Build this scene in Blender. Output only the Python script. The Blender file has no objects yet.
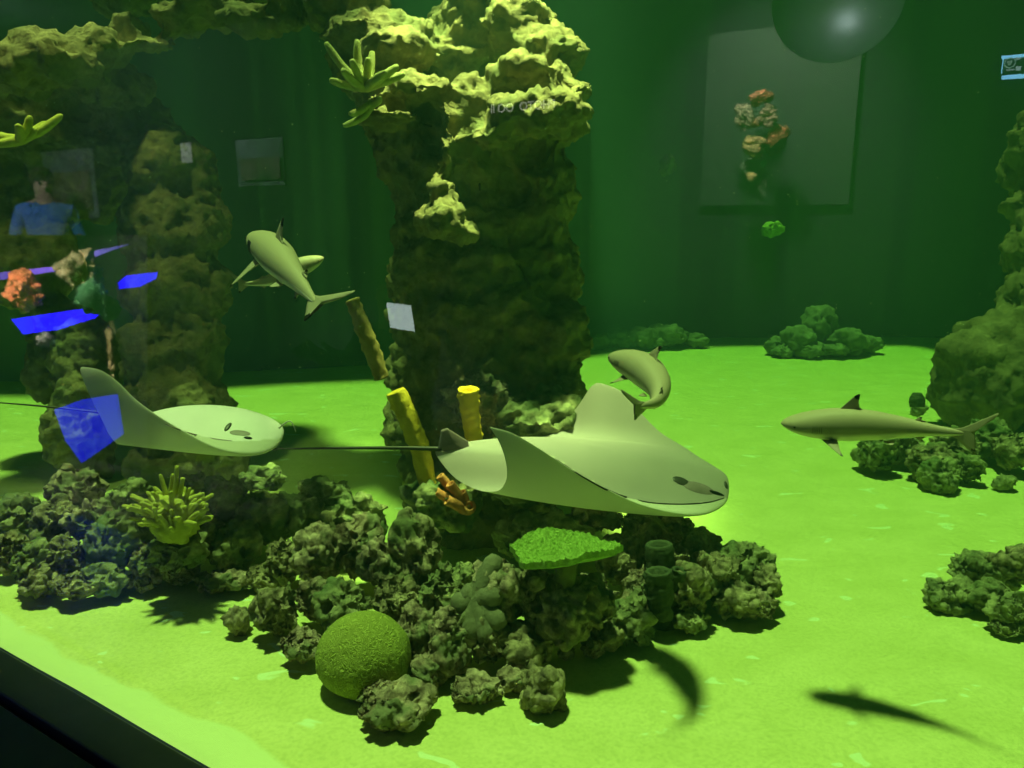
import bpy, bmesh, math, random
import numpy as np
from mathutils import Vector, Matrix

S = bpy.context.scene
COL = S.collection
PI = math.pi

# ------------------------------------------------------------------ camera, world, light
F = 770.0
PITCH = math.radians(12)
H = 1.7
CP, SP = math.cos(PITCH), math.sin(PITCH)
cam_d = bpy.data.cameras.new('camera'); cam = bpy.data.objects.new('camera', cam_d); COL.objects.link(cam)
cam_d.sensor_width = 36; cam_d.lens = 36 * F / 1024; cam_d.clip_start = 0.02; cam_d.clip_end = 100
cam.location = (0, 0, H); cam.rotation_euler = (PI/2 - PITCH, 0, 0)
S.camera = cam

w = bpy.data.worlds.new('world'); S.world = w; w.use_nodes = True
bg = w.node_tree.nodes['Background']; bg.inputs[0].default_value = (0.16, 0.34, 0.22, 1); bg.inputs[1].default_value = 0.10

sun_d = bpy.data.lights.new('tank_light', 'SUN'); sun_d.energy = 5.7; sun_d.color = (0.84, 1.0, 0.44); sun_d.angle = math.radians(3.6)
sun = bpy.data.objects.new('tank_light', sun_d); COL.objects.link(sun)
sun.rotation_euler = (math.radians(-6), math.radians(-7.5), 0)

def added_spot(name, pos, aim, energy, size, soft=.12, col=(1.0, .96, .45)):
    l = bpy.data.lights.new(name, 'SPOT'); l.energy = energy; l.color = col; l.spot_size = math.radians(size); l.spot_blend = .7; l.shadow_soft_size = soft
    o = bpy.data.objects.new(name, l); o.location = pos; COL.objects.link(o)
    o.rotation_euler = (Vector(aim) - Vector(pos)).to_track_quat('-Z', 'Y').to_euler()
added_spot('added_ledge_spot', (.10, 4.45, 6.4), (-.05, 4.55, 3.0), 5600, 29)  # extra spot added to brighten the column cap
added_spot('added_ledge_spot', (-2.35, 3.8, 5.0), (-2.5, 4.2, 2.8), 300, 48)  # extra spot added to brighten the arch ledges
S.view_settings.view_transform = 'Standard'; S.view_settings.look = 'None'
S.view_settings.exposure = 0.0; S.view_settings.gamma = 1.0; S.view_settings.use_curve_mapping = False

def ray(px, py):
    u = (px - 512) / F; v = (py - 384) / F
    return np.array([u, CP - v * SP, -SP - v * CP])
CAM = np.array([0, 0, H])
def P(px, py, d): return CAM + ray(px, py) * d
def G(px, py, z=0.0):
    r = ray(px, py); return CAM + r * ((z - H) / r[2])
def gd(py): return -H / ray(512, py)[2]          # camera depth of the sand at that row

# glass plane
g0 = G(0, 645); g1 = G(215, 768)
gdir = (g1 - g0); gdir[2] = 0; gdir /= np.linalg.norm(gdir)
gn = np.array([-gdir[1], gdir[0], 0.0])           # into the tank
goff = float(np.dot(gn, g0))
print('glass distance', goff, gdir, gn)

# ------------------------------------------------------------------ helpers
rnd = random.Random(7)
def link(o, parent=None):
    COL.objects.link(o)
    if parent is not None: o.parent = parent
    return o
def tag(o, label=None, cat=None, group=None, kind=None):
    if label: o['label'] = label
    if cat: o['category'] = cat
    if group: o['group'] = group
    if kind: o['kind'] = kind
    return o
def mesh(name, verts, faces, mat, parent=None, smooth=True, mats=None, fm=None):
    me = bpy.data.meshes.new(name)
    me.from_pydata([tuple(map(float, v)) for v in verts], [], faces)
    if mats:
        for m in mats: me.materials.append(m)
        if fm is not None: me.polygons.foreach_set('material_index', fm)
    elif mat: me.materials.append(mat)
    if smooth: me.polygons.foreach_set('use_smooth', [True]*len(me.polygons))
    bm = bmesh.new(); bm.from_mesh(me); bmesh.ops.recalc_face_normals(bm, faces=bm.faces); bm.to_mesh(me); bm.free()
    me.update()
    return link(bpy.data.objects.new(name, me), parent)
def empty(name, loc):
    o = bpy.data.objects.new(name, None); o.empty_display_size = .1; o.location = tuple(map(float, loc)); COL.objects.link(o); return o
def child(root, o):
    """parent o (built in world coordinates) to root keeping its place"""
    o.parent = root
    o.location = Vector(o.location) - root.location
    return o
def box_mesh(c, sx, sy, sz, ax=(1,0,0)):
    ax = np.array(ax, float); ax /= np.linalg.norm(ax); ay = np.array([-ax[1], ax[0], 0]); az = np.array([0,0,1.])
    vs = [np.array(c) + ax*sx*i/2 + ay*sy*j/2 + az*sz*k/2 for i in (-1,1) for j in (-1,1) for k in (-1,1)]
    fs = [(0,1,3,2),(4,6,7,5),(0,4,5,1),(2,3,7,6),(0,2,6,4),(1,5,7,3)]
    return vs, fs

# --- numpy noise
_r = np.random.RandomState(3)
_perm = np.arange(256); _r.shuffle(_perm); _perm = np.concatenate([_perm, _perm])
_g = _r.normal(size=(256, 3)); _g /= np.linalg.norm(_g, axis=1)[:, None]
def pnoise(p):
    i = np.floor(p).astype(int); f = p - i; i &= 255
    u = f*f*f*(f*(f*6-15)+10)
    def h(dx, dy, dz):
        k = _perm[(_perm[(_perm[(i[:,0]+dx) & 255] + i[:,1]+dy) & 255] + i[:,2]+dz) & 255]
        return np.einsum('ij,ij->i', _g[k], f - np.array([dx,dy,dz]))
    def l(a, b, t): return a + (b-a)*t
    x00 = l(h(0,0,0), h(1,0,0), u[:,0]); x10 = l(h(0,1,0), h(1,1,0), u[:,0])
    x01 = l(h(0,0,1), h(1,0,1), u[:,0]); x11 = l(h(0,1,1), h(1,1,1), u[:,0])
    return l(l(x00, x10, u[:,1]), l(x01, x11, u[:,1]), u[:,2])
def fbm(p, o=4):
    s = 0; a = 1
    for k in range(o): s = s + a*pnoise(p*2**k + 17.3*k); a *= .5
    return s
def billow(p, o=3):
    s = 0; a = 1
    for k in range(o): s = s + a*(np.abs(pnoise(p*2.1**k + 9.1*k))*2 - .45); a *= .5
    return s

_ico = {}
def ico(n):
    if n not in _ico:
        bm = bmesh.new(); bmesh.ops.create_icosphere(bm, subdivisions=n, radius=1)
        me = bpy.data.meshes.new('ico'); bm.to_mesh(me); bm.free()
        v = np.empty(len(me.vertices)*3); me.vertices.foreach_get('co', v)
        me.polygons.foreach_set('use_smooth', [True]*len(me.polygons))
        _ico[n] = (me, v.reshape(-1,3))
    return _ico[n]
def normals_of(me):
    n = np.empty(len(me.vertices)*3); me.vertices.foreach_get('normal', n); return n.reshape(-1,3)
def set_co(me, v):
    me.vertices.foreach_set('co', v.ravel()); me.update()
def get_co(me):
    v = np.empty(len(me.vertices)*3); me.vertices.foreach_get('co', v); return v.reshape(-1,3)

# ------------------------------------------------------------------ materials
def mat(name, base=(.5,.5,.5), rough=.7, base2=None, scale=5., bump=0., bscale=20., spec=.3, detail=6., third=None, emit=None, estr=0, lo=.35, hi=.65, metal=0):
    m = bpy.data.materials.new(name); m.use_nodes = True; nt = m.node_tree; N = nt.nodes; L = nt.links
    b = N['Principled BSDF']; b.inputs['Roughness'].default_value = rough
    b.inputs['Specular IOR Level'].default_value = spec; b.inputs['Metallic'].default_value = metal
    b.inputs['Base Color'].default_value = (*base, 1)
    tc = N.new('ShaderNodeTexCoord')
    if base2:
        n = N.new('ShaderNodeTexNoise'); n.inputs['Scale'].default_value = scale; n.inputs['Detail'].default_value = detail; n.inputs['Roughness'].default_value = .65
        L.new(tc.outputs['Object'], n.inputs['Vector'])
        cr = N.new('ShaderNodeValToRGB'); cr.color_ramp.elements[0].position = lo; cr.color_ramp.elements[1].position = hi
        cr.color_ramp.elements[0].color = (*base, 1); cr.color_ramp.elements[1].color = (*base2, 1)
        L.new(n.outputs['Fac'], cr.inputs['Fac']); out = cr.outputs['Color']
        if third:
            n2 = N.new('ShaderNodeTexNoise'); n2.inputs['Scale'].default_value = scale*.45; n2.inputs['Detail'].default_value = 5
            mp = N.new('ShaderNodeMapping'); mp.inputs['Location'].default_value = (5,3,1); L.new(tc.outputs['Object'], mp.inputs['Vector']); L.new(mp.outputs['Vector'], n2.inputs['Vector'])
            c2 = N.new('ShaderNodeValToRGB'); c2.color_ramp.elements[0].position = .5; c2.color_ramp.elements[1].position = .62
            L.new(n2.outputs['Fac'], c2.inputs['Fac'])
            mx = N.new('ShaderNodeMix'); mx.data_type = 'RGBA'; L.new(c2.outputs['Color'], mx.inputs[0]); L.new(out, mx.inputs[6]); mx.inputs[7].default_value = (*third, 1)
            out = mx.outputs[2]
        L.new(out, b.inputs['Base Color'])
    if bump:
        n = N.new('ShaderNodeTexNoise'); n.inputs['Scale'].default_value = bscale; n.inputs['Detail'].default_value = 8; n.inputs['Roughness'].default_value = .7
        L.new(tc.outputs['Object'], n.inputs['Vector'])
        bp = N.new('ShaderNodeBump'); bp.inputs['Strength'].default_value = bump; bp.inputs['Distance'].default_value = .02
        L.new(n.outputs['Fac'], bp.inputs['Height']); L.new(bp.outputs['Normal'], b.inputs['Normal'])
    if emit:
        b.inputs['Emission Color'].default_value = (*emit, 1); b.inputs['Emission Strength'].default_value = estr
    return m

M = {}
M['rock'] = mat('live_rock', (.11,.09,.06), .9, (.62,.52,.34), 14, bump=.9, bscale=38, third=(.17,.19,.09), lo=.38, hi=.68)
M['rock_pink'] = mat('live_rock_pinkish', (.14,.10,.08), .9, (.66,.53,.40), 16, bump=.9, bscale=40, third=(.20,.21,.12), lo=.38, hi=.66)
M['rock_green'] = mat('live_rock_mossy', (.10,.11,.06), .9, (.46,.45,.25), 12, bump=.9, bscale=34, third=(.14,.18,.08))
M['column'] = mat('column_rock', (.10,.088,.042), .9, (.33,.28,.135), 9, bump=1.0, bscale=34, third=(.18,.18,.08), lo=.3, hi=.62)
M['far_rock'] = mat('far_rock', (.11,.13,.09), .9, (.24,.27,.17), 5, bump=.6, bscale=12)
M['sand_rock'] = M['rock']
M['ray_top'] = mat('ray_back_skin', (.46,.38,.45), .55, (.52,.43,.50), 3, spec=.25)
M['ray_belly'] = mat('ray_belly_skin', (.88,.80,.76), .5, (.92,.84,.80), 3, spec=.25)
M['ray_pale'] = mat('pale_ray_back_skin', (.86,.76,.88), .5, (.78,.70,.80), 4, spec=.3)
M['ray_pale_belly'] = mat('pale_ray_belly_skin', (.92,.84,.84), .5, (.95,.88,.86), 3, spec=.25)
for k_ in ('ray_top', 'ray_belly', 'ray_pale', 'ray_pale_belly'):      # thin wings let some light through
    nt = M[k_].node_tree; N = nt.nodes; b_ = N['Principled BSDF']; o_ = N['Material Output']
    tl = N.new('ShaderNodeBsdfTranslucent'); tl.inputs[0].default_value = (.7,.72,.55,1); mx_ = N.new('ShaderNodeMixShader'); mx_.inputs[0].default_value = {'ray_pale': .12, 'ray_pale_belly': .5}.get(k_, .34)
    nt.links.new(b_.outputs[0], mx_.inputs[1]); nt.links.new(tl.outputs[0], mx_.inputs[2]); nt.links.new(mx_.outputs[0], o_.inputs[0])
M['ray_dark'] = mat('ray_dark_patch', (.05,.045,.045), .4)
M['ray_cheek'] = mat('ray_cheek', (.26,.19,.22), .5, (.17,.13,.14), 12)
M['shark_fin'] = mat('shark_fin', (.30,.26,.20), .6, (.36,.32,.24), 8)
M['black'] = mat('eye_black', (.01,.01,.01), .2, spec=.6)
M['tail_dark'] = mat('tail_dark', (.035,.03,.03), .5)
M['tube_yellow'] = mat('yellow_sponge', (.60,.42,.03), .85, (.75,.55,.05), 20, bump=.6, bscale=60)
M['tube_gold'] = mat('golden_sponge', (.95,.60,.03), .8, (.85,.52,.03), 20, bump=.5, bscale=60)
M['tube_brown'] = mat('brown_sponge', (.24,.17,.06), .9, (.34,.25,.09), 20, bump=.6, bscale=50)
M['tube_dark'] = mat('dark_sponge', (.05,.07,.04), .9, (.09,.11,.06), 20, bump=.6, bscale=50)
M['tube_red'] = mat('red_sponge', (.45,.14,.06), .85, (.60,.25,.10), 15, bump=.5, bscale=50)
M['coral_green'] = mat('green_plate_coral', (.34,.56,.10), .85, (.52,.74,.18), 60, bump=.9, bscale=90)
M['coral_base'] = mat('coral_stem', (.10,.10,.04), .9, (.16,.17,.07), 20, bump=.5)
M['coral_yellow'] = mat('yellow_finger_coral', (.48,.46,.07), .85, (.60,.58,.12), 30, bump=.6, bscale=80)
M['coral_pale'] = mat('pale_branch_coral', (.42,.45,.16), .85, (.55,.55,.25), 30, bump=.6, bscale=80)
M['branch_dead'] = mat('dead_branch_coral', (.15,.15,.10), .9, (.24,.23,.16), 18, bump=.6, bscale=50)
M['wall_tank'] = mat('tank_back_wall', (.10,.14,.17), .95, (.13,.17,.20), .5)
M['frame'] = mat('dark_frame', (.04,.07,.045), .4, (.055,.085,.055), 6, spec=.5)
M['groove'] = mat('black_seal', (.004,.004,.004), .9)
M['room'] = mat('room_wall', (.018,.02,.03), .9)
M['room_floor'] = mat('room_floor', (.02,.02,.02), .6)

# brain coral
def brain_mat():
    m = mat('brain_coral', (.20,.26,.03), .85); nt = m.node_tree; N = nt.nodes; L = nt.links; b = N['Principled BSDF']
    tc = N.new('ShaderNodeTexCoord'); n = N.new('ShaderNodeTexNoise'); n.inputs['Scale'].default_value = 30; n.inputs['Detail'].default_value = 0; n.inputs['Distortion'].default_value = 1.2
    L.new(tc.outputs['Object'], n.inputs['Vector'])
    mt = N.new('ShaderNodeMath'); mt.operation = 'MULTIPLY'; mt.inputs[1].default_value = 55; L.new(n.outputs['Fac'], mt.inputs[0])
    sn = N.new('ShaderNodeMath'); sn.operation = 'SINE'; L.new(mt.outputs[0], sn.inputs[0])
    mr = N.new('ShaderNodeMapRange'); mr.inputs[1].default_value = -1; mr.inputs[2].default_value = 1; L.new(sn.outputs[0], mr.inputs[0])
    cr = N.new('ShaderNodeValToRGB'); cr.color_ramp.elements[0].color = (.20,.24,.035,1); cr.color_ramp.elements[1].color = (.36,.40,.09,1)
    L.new(mr.outputs[0], cr.inputs['Fac']); L.new(cr.outputs['Color'], b.inputs['Base Color'])
    bp = N.new('ShaderNodeBump'); bp.inputs['Strength'].default_value = .5; bp.inputs['Distance'].default_value = .008
    L.new(mr.outputs[0], bp.inputs['Height']); L.new(bp.outputs['Normal'], b.inputs['Normal'])
    return m
M['brain'] = brain_mat()

# sand: paler band along the pane, pale patches, ripples
def sand_mat():
    m = bpy.data.materials.new('sand'); m.use_nodes = True; nt = m.node_tree; N = nt.nodes; L = nt.links; b = N['Principled BSDF']
    b.inputs['Roughness'].default_value = .95; b.inputs['Specular IOR Level'].default_value = .1
    g = N.new('ShaderNodeNewGeometry')
    def noise(sc, det=4, dist=0, stretch=None):
        n = N.new('ShaderNodeTexNoise'); n.inputs['Scale'].default_value = sc; n.inputs['Detail'].default_value = det; n.inputs['Distortion'].default_value = dist
        if stretch:
            mp = N.new('ShaderNodeMapping'); mp.inputs['Scale'].default_value = stretch; L.new(g.outputs['Position'], mp.inputs['Vector']); L.new(mp.outputs['Vector'], n.inputs['Vector'])
        else: L.new(g.outputs['Position'], n.inputs['Vector'])
        return n.outputs['Fac']
    def ramp(fac, a, bb, pa, pb):
        c = N.new('ShaderNodeValToRGB'); c.color_ramp.elements[0].position = pa; c.color_ramp.elements[1].position = pb
        c.color_ramp.elements[0].color = (*a, 1); c.color_ramp.elements[1].color = (*bb, 1); L.new(fac, c.inputs['Fac']); return c.outputs['Color']
    def mix(f, a, bb):
        x = N.new('ShaderNodeMix'); x.data_type = 'RGBA'; L.new(f, x.inputs[0])
        for i, q in ((6, a), (7, bb)):
            if isinstance(q, tuple): x.inputs[i].default_value = (*q, 1)
            else: L.new(q, x.inputs[i])
        return x.outputs[2]
    base = ramp(noise(3, 6, stretch=(1,1.6,1)), (.53,.58,.20), (.62,.66,.26), .3, .7)
    grain = ramp(noise(70, 4), (.55,.62,.5), (1,1,1), .32, .56)
    mu = N.new('ShaderNodeMix'); mu.data_type = 'RGBA'; mu.blend_type = 'MULTIPLY'; mu.inputs[0].default_value = .35; L.new(base, mu.inputs[6]); L.new(grain, mu.inputs[7])
    patches = ramp(noise(5, 2, .4, (1,1.7,1)), (0,0,0), (1,1,1), .66, .68)
    c = mix(patches, mu.outputs[2], (.62,.74,.42))
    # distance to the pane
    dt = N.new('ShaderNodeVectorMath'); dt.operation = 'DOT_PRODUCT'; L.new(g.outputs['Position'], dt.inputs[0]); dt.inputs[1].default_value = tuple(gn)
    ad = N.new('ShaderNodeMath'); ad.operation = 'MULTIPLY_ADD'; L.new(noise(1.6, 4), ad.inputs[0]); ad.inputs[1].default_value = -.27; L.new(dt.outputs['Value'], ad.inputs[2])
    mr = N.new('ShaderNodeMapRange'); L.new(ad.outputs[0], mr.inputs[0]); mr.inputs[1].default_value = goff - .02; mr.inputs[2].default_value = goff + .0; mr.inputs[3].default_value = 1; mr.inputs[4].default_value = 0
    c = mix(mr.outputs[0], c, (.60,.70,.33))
    L.new(c, b.inputs['Base Color'])
    bp = N.new('ShaderNodeBump'); bp.inputs['Strength'].default_value = .35; bp.inputs['Distance'].default_value = .02; L.new(noise(14, 6, .3, (1,1.5,1)), bp.inputs['Height']); L.new(bp.outputs['Normal'], b.inputs['Normal'])
    return m
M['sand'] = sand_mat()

def glass_mat():
    m = bpy.data.materials.new('viewing_glass'); m.use_nodes = True; nt = m.node_tree; N = nt.nodes; L = nt.links
    N.remove(N['Principled BSDF']); out = N['Material Output']
    t = N.new('ShaderNodeBsdfTransparent'); t.inputs[0].default_value = (.97,1,.97,1)
    gl = N.new('ShaderNodeBsdfGlossy'); gl.inputs['Roughness'].default_value = 0
    # Schlick reflectance on the room face only (the face towards the water hardly reflects)
    lw = N.new('ShaderNodeLayerWeight'); lw.inputs[0].default_value = .5; pw = N.new('ShaderNodeMath'); pw.operation = 'POWER'; L.new(lw.outputs['Facing'], pw.inputs[0]); pw.inputs[1].default_value = 5
    ma = N.new('ShaderNodeMath'); ma.operation = 'MULTIPLY_ADD'; L.new(pw.outputs[0], ma.inputs[0]); ma.inputs[1].default_value = .92; ma.inputs[2].default_value = .08
    ge = N.new('ShaderNodeNewGeometry'); iv = N.new('ShaderNodeMath'); iv.operation = 'SUBTRACT'; iv.inputs[0].default_value = 1; L.new(ge.outputs['Backfacing'], iv.inputs[1])
    fr = N.new('ShaderNodeMath'); fr.operation = 'MULTIPLY'; L.new(ma.outputs[0], fr.inputs[0]); L.new(iv.outputs[0], fr.inputs[1])
    mx = N.new('ShaderNodeMixShader'); L.new(fr.outputs[0], mx.inputs[0]); L.new(t.outputs[0], mx.inputs[1]); L.new(gl.outputs[0], mx.inputs[2]); L.new(mx.outputs[0], out.inputs[0])
    return m
M['glass'] = glass_mat()
def water_mat():
    m = bpy.data.materials.new('tank_water'); m.use_nodes = True; nt = m.node_tree; N = nt.nodes; L = nt.links
    N.remove(N['Principled BSDF']); out = N['Material Output']
    sc = N.new('ShaderNodeVolumeScatter'); sc.inputs['Color'].default_value = (.18,.56,.44,1); sc.inputs['Density'].default_value = .026; sc.inputs['Anisotropy'].default_value = .0
    ab = N.new('ShaderNodeVolumeAbsorption'); ab.inputs['Color'].default_value = (.20,.72,.12,1); ab.inputs['Density'].default_value = .15
    a = N.new('ShaderNodeAddShader'); L.new(sc.outputs[0], a.inputs[0]); L.new(ab.outputs[0], a.inputs[1]); L.new(a.outputs[0], out.inputs['Volume'])
    tr = N.new('ShaderNodeBsdfTransparent'); L.new(tr.outputs[0], out.inputs['Surface'])
    return m
M['water'] = water_mat()

# ------------------------------------------------------------------ the setting
def _smooth(pts):
    pts = np.array(pts, float)
    for _ in range(3):     # corner cutting keeps the ends
        q = [pts[0]]
        for a, b in zip(pts[:-1], pts[1:]): q += [a*.75+b*.25, a*.25+b*.75]
        pts = np.array(q + [pts[-1]])
    return list(pts)
TOP = 5.2
sand_px = [(-420,368),(0,386),(240,370),(372,366),(600,338),(770,337),(1024,337),(1300,345)]
wl = [G(a, b)[:2] for a, b in sand_px]
wl = _smooth(wl)
a0 = (g0 + gdir * -9.0)[:2]; a1 = (g0 + gdir * 11)[:2]
# back wall, with thickness
def wall_strip(name, pts, z0, z1, th, m, sub=2):
    pts = [np.array(p, float) for p in pts]; fine = []
    for i in range(len(pts)-1):
        for k in range(sub): fine.append(pts[i] + (pts[i+1]-pts[i])*k/sub)
    fine.append(pts[-1]); vs = []; fs = []
    c = np.mean(fine, axis=0)
    for i, p in enumerate(fine):
        d = fine[min(i+1, len(fine)-1)] - fine[max(i-1, 0)]; n = np.array([-d[1], d[0]]); n /= np.linalg.norm(n)
        q = p + n*th
        vs += [(*p, z0), (*p, z1), (*q, z1), (*q, z0)]
    for i in range(len(fine)-1):
        for k in range(4):
            fs.append((4*i+k, 4*i+(k+1)%4, 4*i+4+(k+1)%4, 4*i+4+k))
    n = 4*(len(fine)-1); fs += [(0,1,2,3), (n,n+3,n+2,n+1)]
    o = mesh(name, vs, fs, m, smooth=True); o.data.set_sharp_from_angle(angle=math.radians(30)); tag(o, kind='structure'); return o
wall_strip('wall_back', wl, -.1, TOP, .3, M['wall_tank'])
wall_strip('wall_left', [(g0 + gdir*-9.0 + gn*.05)[:2], wl[0]], -.1, TOP, .3, M['wall_tank'], 2)
wall_strip('wall_right', [wl[-1], (g0 + gdir*11 + gn*.05)[:2]], -.1, TOP, .3, M['wall_tank'], 2)

# unseen slab added to shade back wall and far sand, wide at the right
rim = [p for p in wl]
def add_shade_slab():
    vs = []; fs = []; n = len(rim); ctr = np.array([0.5, 3.5])
    for i, p in enumerate(rim):
        d = ctr - p; d /= np.linalg.norm(d); k = .22 + 2.9*max(0, min(1, (p[0]-5.0)/2.0))
        q = p + d*k; vs += [(*p, 5.2), (*q, 5.2), (*q, 5.4), (*p, 5.4)]
    for i in range(n-1):
        for k in range(4): fs.append((4*i+k, 4*i+(k+1)%4, 4*i+4+(k+1)%4, 4*i+4+k))
    fs += [(0,1,2,3), (4*n-4,4*n-3,4*n-2,4*n-1)]
    tag(mesh('shade_slab', vs, fs, M['frame'], smooth=False), kind='structure')
add_shade_slab()
# sand floor (gentle relief)
def sand_floor():
    n = 260; xs = np.linspace(-16, 16, n); ys = np.linspace(-8, 15, n)
    X, Y = np.meshgrid(xs, ys); p = np.stack([X.ravel(), Y.ravel(), np.zeros(n*n)], 1)
    p[:,2] = .012*fbm(p*np.array([.9,1.3,1]) + 4, 3) - .006
    # keep what is on the tank side of the pane
    keep = (p[:,:2] @ gn[:2]) > goff - .01
    dist = (p[:,:2] @ gn[:2]) - goff
    bad = dist < .0
    p[bad] -= np.outer(dist[bad], gn)   # slide onto the pane line
    idx = np.arange(n*n).reshape(n, n); fs = []
    for j in range(n-1):
        for i in range(n-1):
            q = (idx[j,i], idx[j,i+1], idx[j+1,i+1], idx[j+1,i])
            if sum(bad[k] for k in q) < 4: fs.append(tuple(int(k) for k in q))
    used = sorted({k for f in fs for k in f}); mp = {k: i for i, k in enumerate(used)}
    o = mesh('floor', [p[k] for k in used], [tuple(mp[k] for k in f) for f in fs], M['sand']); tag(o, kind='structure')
sand_floor()

# water body
poly = [(g0 + gdir*-9.0 + gn*.015)[:2]] + [tuple(p) for p in wl] + [(g0 + gdir*11 + gn*.015)[:2]]
nP = len(poly)
vs = [(*p, -.05) for p in poly] + [(*p, 4.9) for p in poly]
fs = [tuple(range(nP)), tuple(range(nP, 2*nP))] + [(i, (i+1) % nP, nP + (i+1) % nP, nP + i) for i in range(nP)]
tag(mesh('tank_water', vs, fs, M['water'], smooth=False), 'clear green water filling the whole aquarium tank', 'water', kind='stuff')

# pane
c = g0 + gdir*2.0; c = c + gn*(-.004)
v, f = box_mesh((c[0], c[1], TOP/2), 22, .012, TOP, gdir)
tag(mesh('window_1', v, f, M['glass'], smooth=False), kind='structure')
# frame: rail at the foot of the pane, seal groove, wide dark sill
def rail(name, off, w_, z0, z1, m):
    c = g0 + gdir*2.0 - gn*(.011 + off + w_/2)
    v, f = box_mesh((c[0], c[1], (z0+z1)/2), 22, w_, z1-z0, gdir)
    o = mesh(name, v, f, m, smooth=False); tag(o, kind='structure'); b = o.modifiers.new('b', 'BEVEL'); b.width = .006; b.segments = 2; return o
rail('trim_1', 0, .15, -.3, -.002, M['frame'])
rail('trim_2', .15, .03, -.3, -.05, M['groove'])
rail('trim_3', .18, .8, -.3, -.01, M['frame'])

# ------------------------------------------------------------------ rocks
def rough_co(v, nrm, seed, amp=1., fine=1.):
    s = np.array([seed*3.17, seed*1.91, seed*.77])
    d = .055*fbm(v*4 + s, 3) + .032*billow(v*9 + s, 2) + .020*billow(v*20 + s, 3)*fine
    pit = np.clip((pnoise(v*13 + s + 5) - .2)*6, 0, 1) + .6*np.clip((pnoise(v*27 + s) - .2)*6, 0, 1)
    return v + nrm*((d - .03*pit)*amp)[:, None]
def rock_mesh(cx, r, seed, level=5, amp=1., flat=.0):
    me0, d = ico(level)
    s = np.array([seed*7.31, seed*2.13, seed*5.7])
    k = 1 + .30*fbm(d*1.1 + s, 3) + .16*billow(d*2.3 + s, 2)
    v = d * k[:, None] * np.array(r)
    me = me0.copy(); set_co(me, v)
    v = rough_co(v, normals_of(me), seed, amp, 1.)
    set_co(me, v); return me
def rock(px, py, w_, h, gy, label, group=None, m='rock', seed=None, level=None, dr=None, name='reef_rock', cat='rock', amp=1.):
    """px,py centre, w_,h size in pixels, gy row where it would meet the sand"""
    d = gd(gy); c = P(px, py, d); k = d / F
    rx, rz = w_*k/2*1.12, h*k/2*1.12
    ry = dr if dr else (rx*.5+rz*.5)
    seed = seed if seed is not None else rnd.random()*90
    me = rock_mesh(None, (rx*.92, ry, rz*.95), seed, level or (5 if w_ > 28 else 4), amp*min(1, (rx+rz)/.22))
    me.name = name; me.materials.append(M[m])
    o = bpy.data.objects.new(name, me); o.location = tuple(c); o.rotation_euler = (0, 0, rnd.uniform(-.4, .4)); link(o)
    tag(o, label, cat, group); return o

def blobs(name, lst, m, voxel, seed, amp, label, cat, origin):
    """one continuous rock mass from overlapping boulders; lst of (px,py,depth,rx_px,ry_px,rdepth_m)"""
    bm = bmesh.new()
    for (px, py, d, rx, ry, rd) in lst:
        c = P(px, py, d); k = d/F
        bmesh.ops.create_icosphere(bm, subdivisions=3, radius=1, matrix=Matrix.Translation(Vector(c)) @ Matrix.Diagonal((rx*k, rd, ry*k, 1)))
    me = bpy.data.meshes.new(name); bm.to_mesh(me); bm.free()
    tmp = bpy.data.objects.new('tmp', me); COL.objects.link(tmp)
    md = tmp.modifiers.new('r', 'REMESH'); md.mode = 'VOXEL'; md.voxel_size = voxel
    sm = tmp.modifiers.new('s', 'SMOOTH'); sm.iterations = 3; sm.factor = .6
    dg = bpy.context.evaluated_depsgraph_get(); dg.update()
    out = bpy.data.meshes.new_from_object(tmp.evaluated_get(dg)); bpy.data.objects.remove(tmp)
    v = get_co(out); n = normals_of(out); s = np.array([seed, seed*2., seed*3.])
    dd = .16*fbm(v*1.6 + s, 3)*amp + .09*billow(v*3.3 + s, 3)*amp
    v = v + n*dd[:, None]; set_co(out, v); n = normals_of(out)
    v = v + n*((.035*fbm(v*7+s, 3) + .045*billow(v*9 + s, 3) + .015*billow(v*26 + s, 2) - .07*np.clip((pnoise(v*6 + s) - .18)*5, 0, 1))*amp)[:, None] + n*(.014*billow(v*19 + s, 3) - .02*np.clip((pnoise(v*16 + s) - .2)*6, 0, 1))[:, None]
    set_co(out, v)
    o0 = np.array(origin, float); set_co(out, v - o0)
    out.name = name; out.materials.clear(); out.materials.append(m)
    out.polygons.foreach_set('use_smooth', [True]*len(out.polygons))
    o = bpy.data.objects.new(name, out); o.location = tuple(o0); link(o); tag(o, label, cat); return o

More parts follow.
